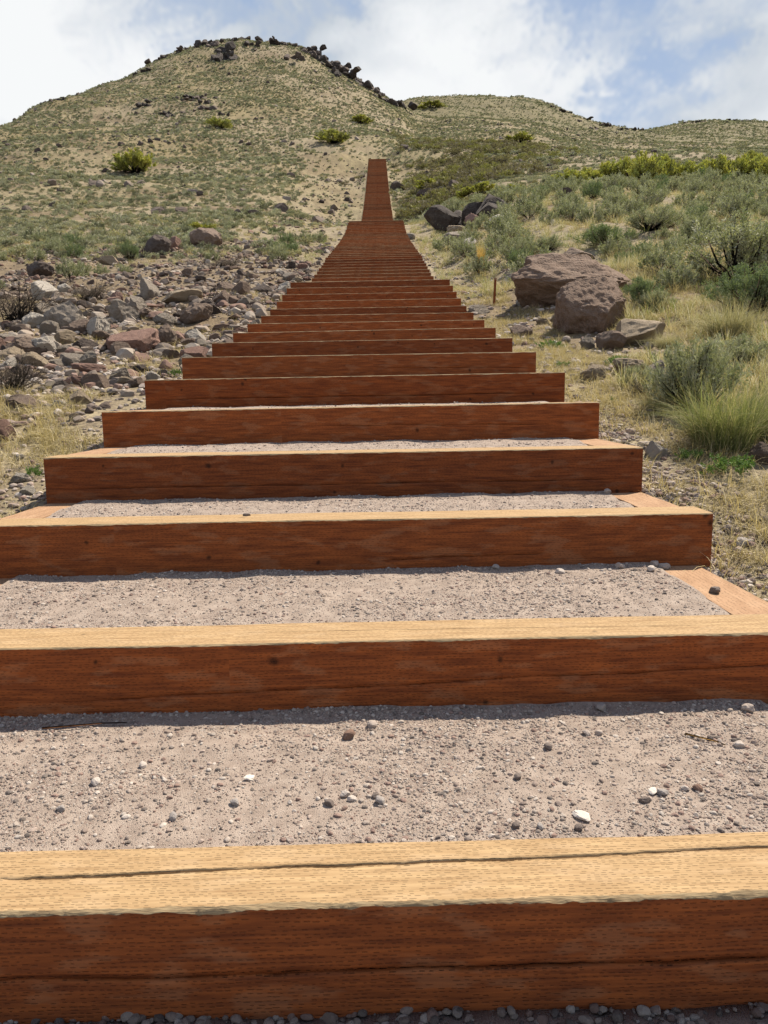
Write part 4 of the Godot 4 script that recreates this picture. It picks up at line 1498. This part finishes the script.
func build_small_things():
	# pebbles that stand out on the treads: pixel, width
	var big := [rock_mesh(2201, 2, 7, 0.12, true), rock_mesh(2202, 2, 8, 0.12, true), rock_mesh(2203, 2, 6, 0.14, true), rock_mesh(2204, 2, 9, 0.1, true)]
	var list := [
		[349, 738, 16, 2, "dark brown pebble, the largest on the first tread"], [372, 727, 13, 0, "grey pebble beside the largest dark one on the first tread"],
		[143, 767, 10, 3, "pale pebble on the first tread below the shadow line"], [96, 784, 13, 3, "pale pebble on the first tread far from the dark one"],
		[61, 811, 11, 1, "brownish pebble close behind the first beam near its left crack"], [174, 819, 12, 1, "grey pebble just behind the first beam"],
		[250, 779, 12, 4, "light flat pebble in the middle of the first tread"], [235, 805, 12, 1, "grey pebble in a small cluster behind the first beam"],
		[330, 806, 12, 5, "dark pebble beside two pale ones on the first tread"], [345, 797, 11, 3, "upper pale pebble of the cluster under the dark brown one"],
		[352, 801, 10, 3, "lower pale pebble of the cluster under the dark brown one"], [380, 803, 13, 1, "grey rounded pebble at the middle behind the first beam"],
		[375, 797, 10, 5, "dark pebble touching the grey rounded pebble"], [518, 779, 11, 5, "dark grey pebble right of the middle of the first tread"],
		[548, 749, 11, 5, "dark pebble near the beam shadow on the first tread"], [586, 735, 10, 0, "first of two round pebbles near the shadow"],
		[599, 735, 10, 0, "second of two round pebbles near the shadow"], [653, 793, 13, 4, "white flat pebble of the cluster on the first tread"],
		[662, 795, 12, 1, "grey pointed pebble touching the white flat one"], [685, 791, 10, 3, "pale pebble at the end of the pebble row on the first tread"],
		[697, 790, 12, 2, "thin brown pebble at the end of the pebble row"], [645, 802, 12, 5, "dark flat pebble below the white flat pebble"],
		[581, 819, 19, 4, "flattest white chip of stone just behind the first beam"], [579, 830, 12, 5, "dark pebble touching the first beam by the white chip"],
		[540, 829, 10, 1, "grey pebble against the back of the first beam"], [516, 828, 11, 5, "dark pebble against the back of the first beam"],
		[602, 704, 15, 1, "grey pebble in the shadow at the foot of the second beam"], [747, 711, 15, 0, "grey-brown pebble at the shadow edge near the frame"],
		[711, 740, 10, 5, "small dark pebble on the first tread near the frame edge"], [740, 747, 12, 3, "pale pebble beside the straw stalk"],
		[457, 664, 9, 1, "grey stone at the foot of the second beam face"], [664, 568, 12, 1, "largest grey stone against the side beam of the second tread"],
		[655, 562, 12, 0, "round stone at the foot of the third beam near its end"], [651, 571, 10, 3, "pale round stone below the end of the third beam"],
		[620, 568, 10, 0, "brown stone on the second tread under the third beam"], [714, 592, 13, 5, "dark stone lying on the edge of the side beam"],
		[560, 573, 9, 3, "pale stone on the second tread in the beam shadow"], [247, 516, 7, 5, "dark pebble on top of the third beam"],
		[495, 563, 9, 1, "grey pebble on the second tread at the shadow edge"], [608, 479, 8, 0, "round pebble at the foot of the fourth beam near its end"],
		[700, 471, 14, 1, "grey stone in the gravel spill beside the fourth beam"], [671, 487, 12, 0, "rounded stone in the gravel spill by the side beam"],
		[742, 545, 16, 1, "grey stone in the spill beside the third beam"], [728, 532, 14, 5, "dark stone in the spill beside the third beam"]]
	var tones := [Color(0.40, 0.34, 0.30), Color(0.33, 0.30, 0.28), Color(0.20, 0.13, 0.10), Color(0.52, 0.46, 0.41), Color(0.66, 0.60, 0.54), Color(0.17, 0.14, 0.125)]
	var mats := []
	for t in tones:
		var m: StandardMaterial3D = M.pebble.duplicate()
		m.vertex_color_use_as_albedo = false
		m.albedo_color = t.linear_to_srgb()
		mats.append(m)
	for l in list:
		var r := ray(l[0], l[1])
		var d := 1.0
		while d < 12.0:
			if EYE + r.y * d <= floor_y(r.x * d, d): break
			d += 0.004
		if floor_y(r.x * d, d) - EYE - r.y * d > 0.04: d -= 0.035   # it lies at the foot of a beam, not on it
		var w: float = l[2] * px_size(d) * 1.05
		var o := mesh_node("pebble", big[rng.randi() % 4], mats[l[3]], self)
		o.rotation = Vector3(rr(-0.3, 0.3), rr(0, TAU), rr(-0.3, 0.3))
		o.scale = Vector3(w * 0.5, w * (0.16 if l[3] == 4 else 0.32), w * 0.4)
		o.position = Vector3(r.x * d, floor_y(r.x * d, d) + w * 0.16, -d)
		tag(o, l[4], "pebble", "loose pebbles on the treads")
	# a dry stalk on the first tread, and another far left
	for l in [[705, 742, 0.05, -0.75, "short straw-coloured stalk lying on the first tread"], [85, 728, 0.11, 0.12, "thin reddish twig lying on the first tread by the shadow"]]:
		var r := ray(l[0], l[1])
		var d := 1.0
		while d < 12.0 and EYE + r.y * d > floor_y(r.x * d, d): d += 0.004
		var v := PackedVector3Array()
		var n := PackedVector3Array()
		var idx := PackedInt32Array()
		var hl: float = l[2]
		tube(v, n, idx, [Vector3(-hl, 0, 0), Vector3(-hl * 0.3, 0.003, 0.004), Vector3(hl * 0.4, 0.002, -0.003), Vector3(hl, 0.001, 0.002)], 0.0028, 0.0014, 6)
		var o := mesh_node("twig", arrays_mesh(v, n, null, null, idx), std(lin(0.42, 0.26, 0.10)) if hl < 0.08 else std(lin(0.30, 0.15, 0.09)), self)
		o.position = Vector3(r.x * d, floor_y(r.x * d, d) + 0.006, -d)
		o.rotation.y = l[3]
		tag(o, l[4], "twig")
	# survey stake by the upper steps
	var p := ground_hit(494, 305)
	var s := px_size(-p.z)
	var st := Node3D.new()
	st.name = numbered("stake")
	add_child(st)
	st.position = p
	st.rotation.z = -0.05
	tag(st, "thin weathered wooden stake standing below the golden grass tuft", "stake")
	var post := beam_mesh(22 * s + 0.1, 0.036, 0.034, 77, 8, null, null, 0.003, 1, M.face, M.face)
	var o := mesh_node("post", post, null, st)
	o.rotation.z = PI / 2
	o.position = Vector3(0.018, 11 * s - 0.03, 0.017)
	var tipm := beam_mesh(0.03, 0.038, 0.036, 78, 4, null, null, 0.004, 1, M.side, M.side)
	var tp := mesh_node("top_end", tipm, null, st)
	tp.rotation.z = PI / 2
	tp.position = Vector3(0.019, 22 * s + 0.03, 0.018)

# ground or tread or beam top, whichever is uppermost
func floor_y(x: float, d: float) -> float:
	var h := gy(x, d)
	if absf(x - stair_x(d)) < BW / 2:
		for k in steps_a.size() - 1:
			if d >= steps_a[k][0] and d < steps_a[k + 1][0]:
				if d < steps_a[k][0] + BD or absf(x - stair_x(d)) > BW / 2 - 0.18: return EYE + steps_a[k][1]
				return tread_y(k, x, d)
	return h
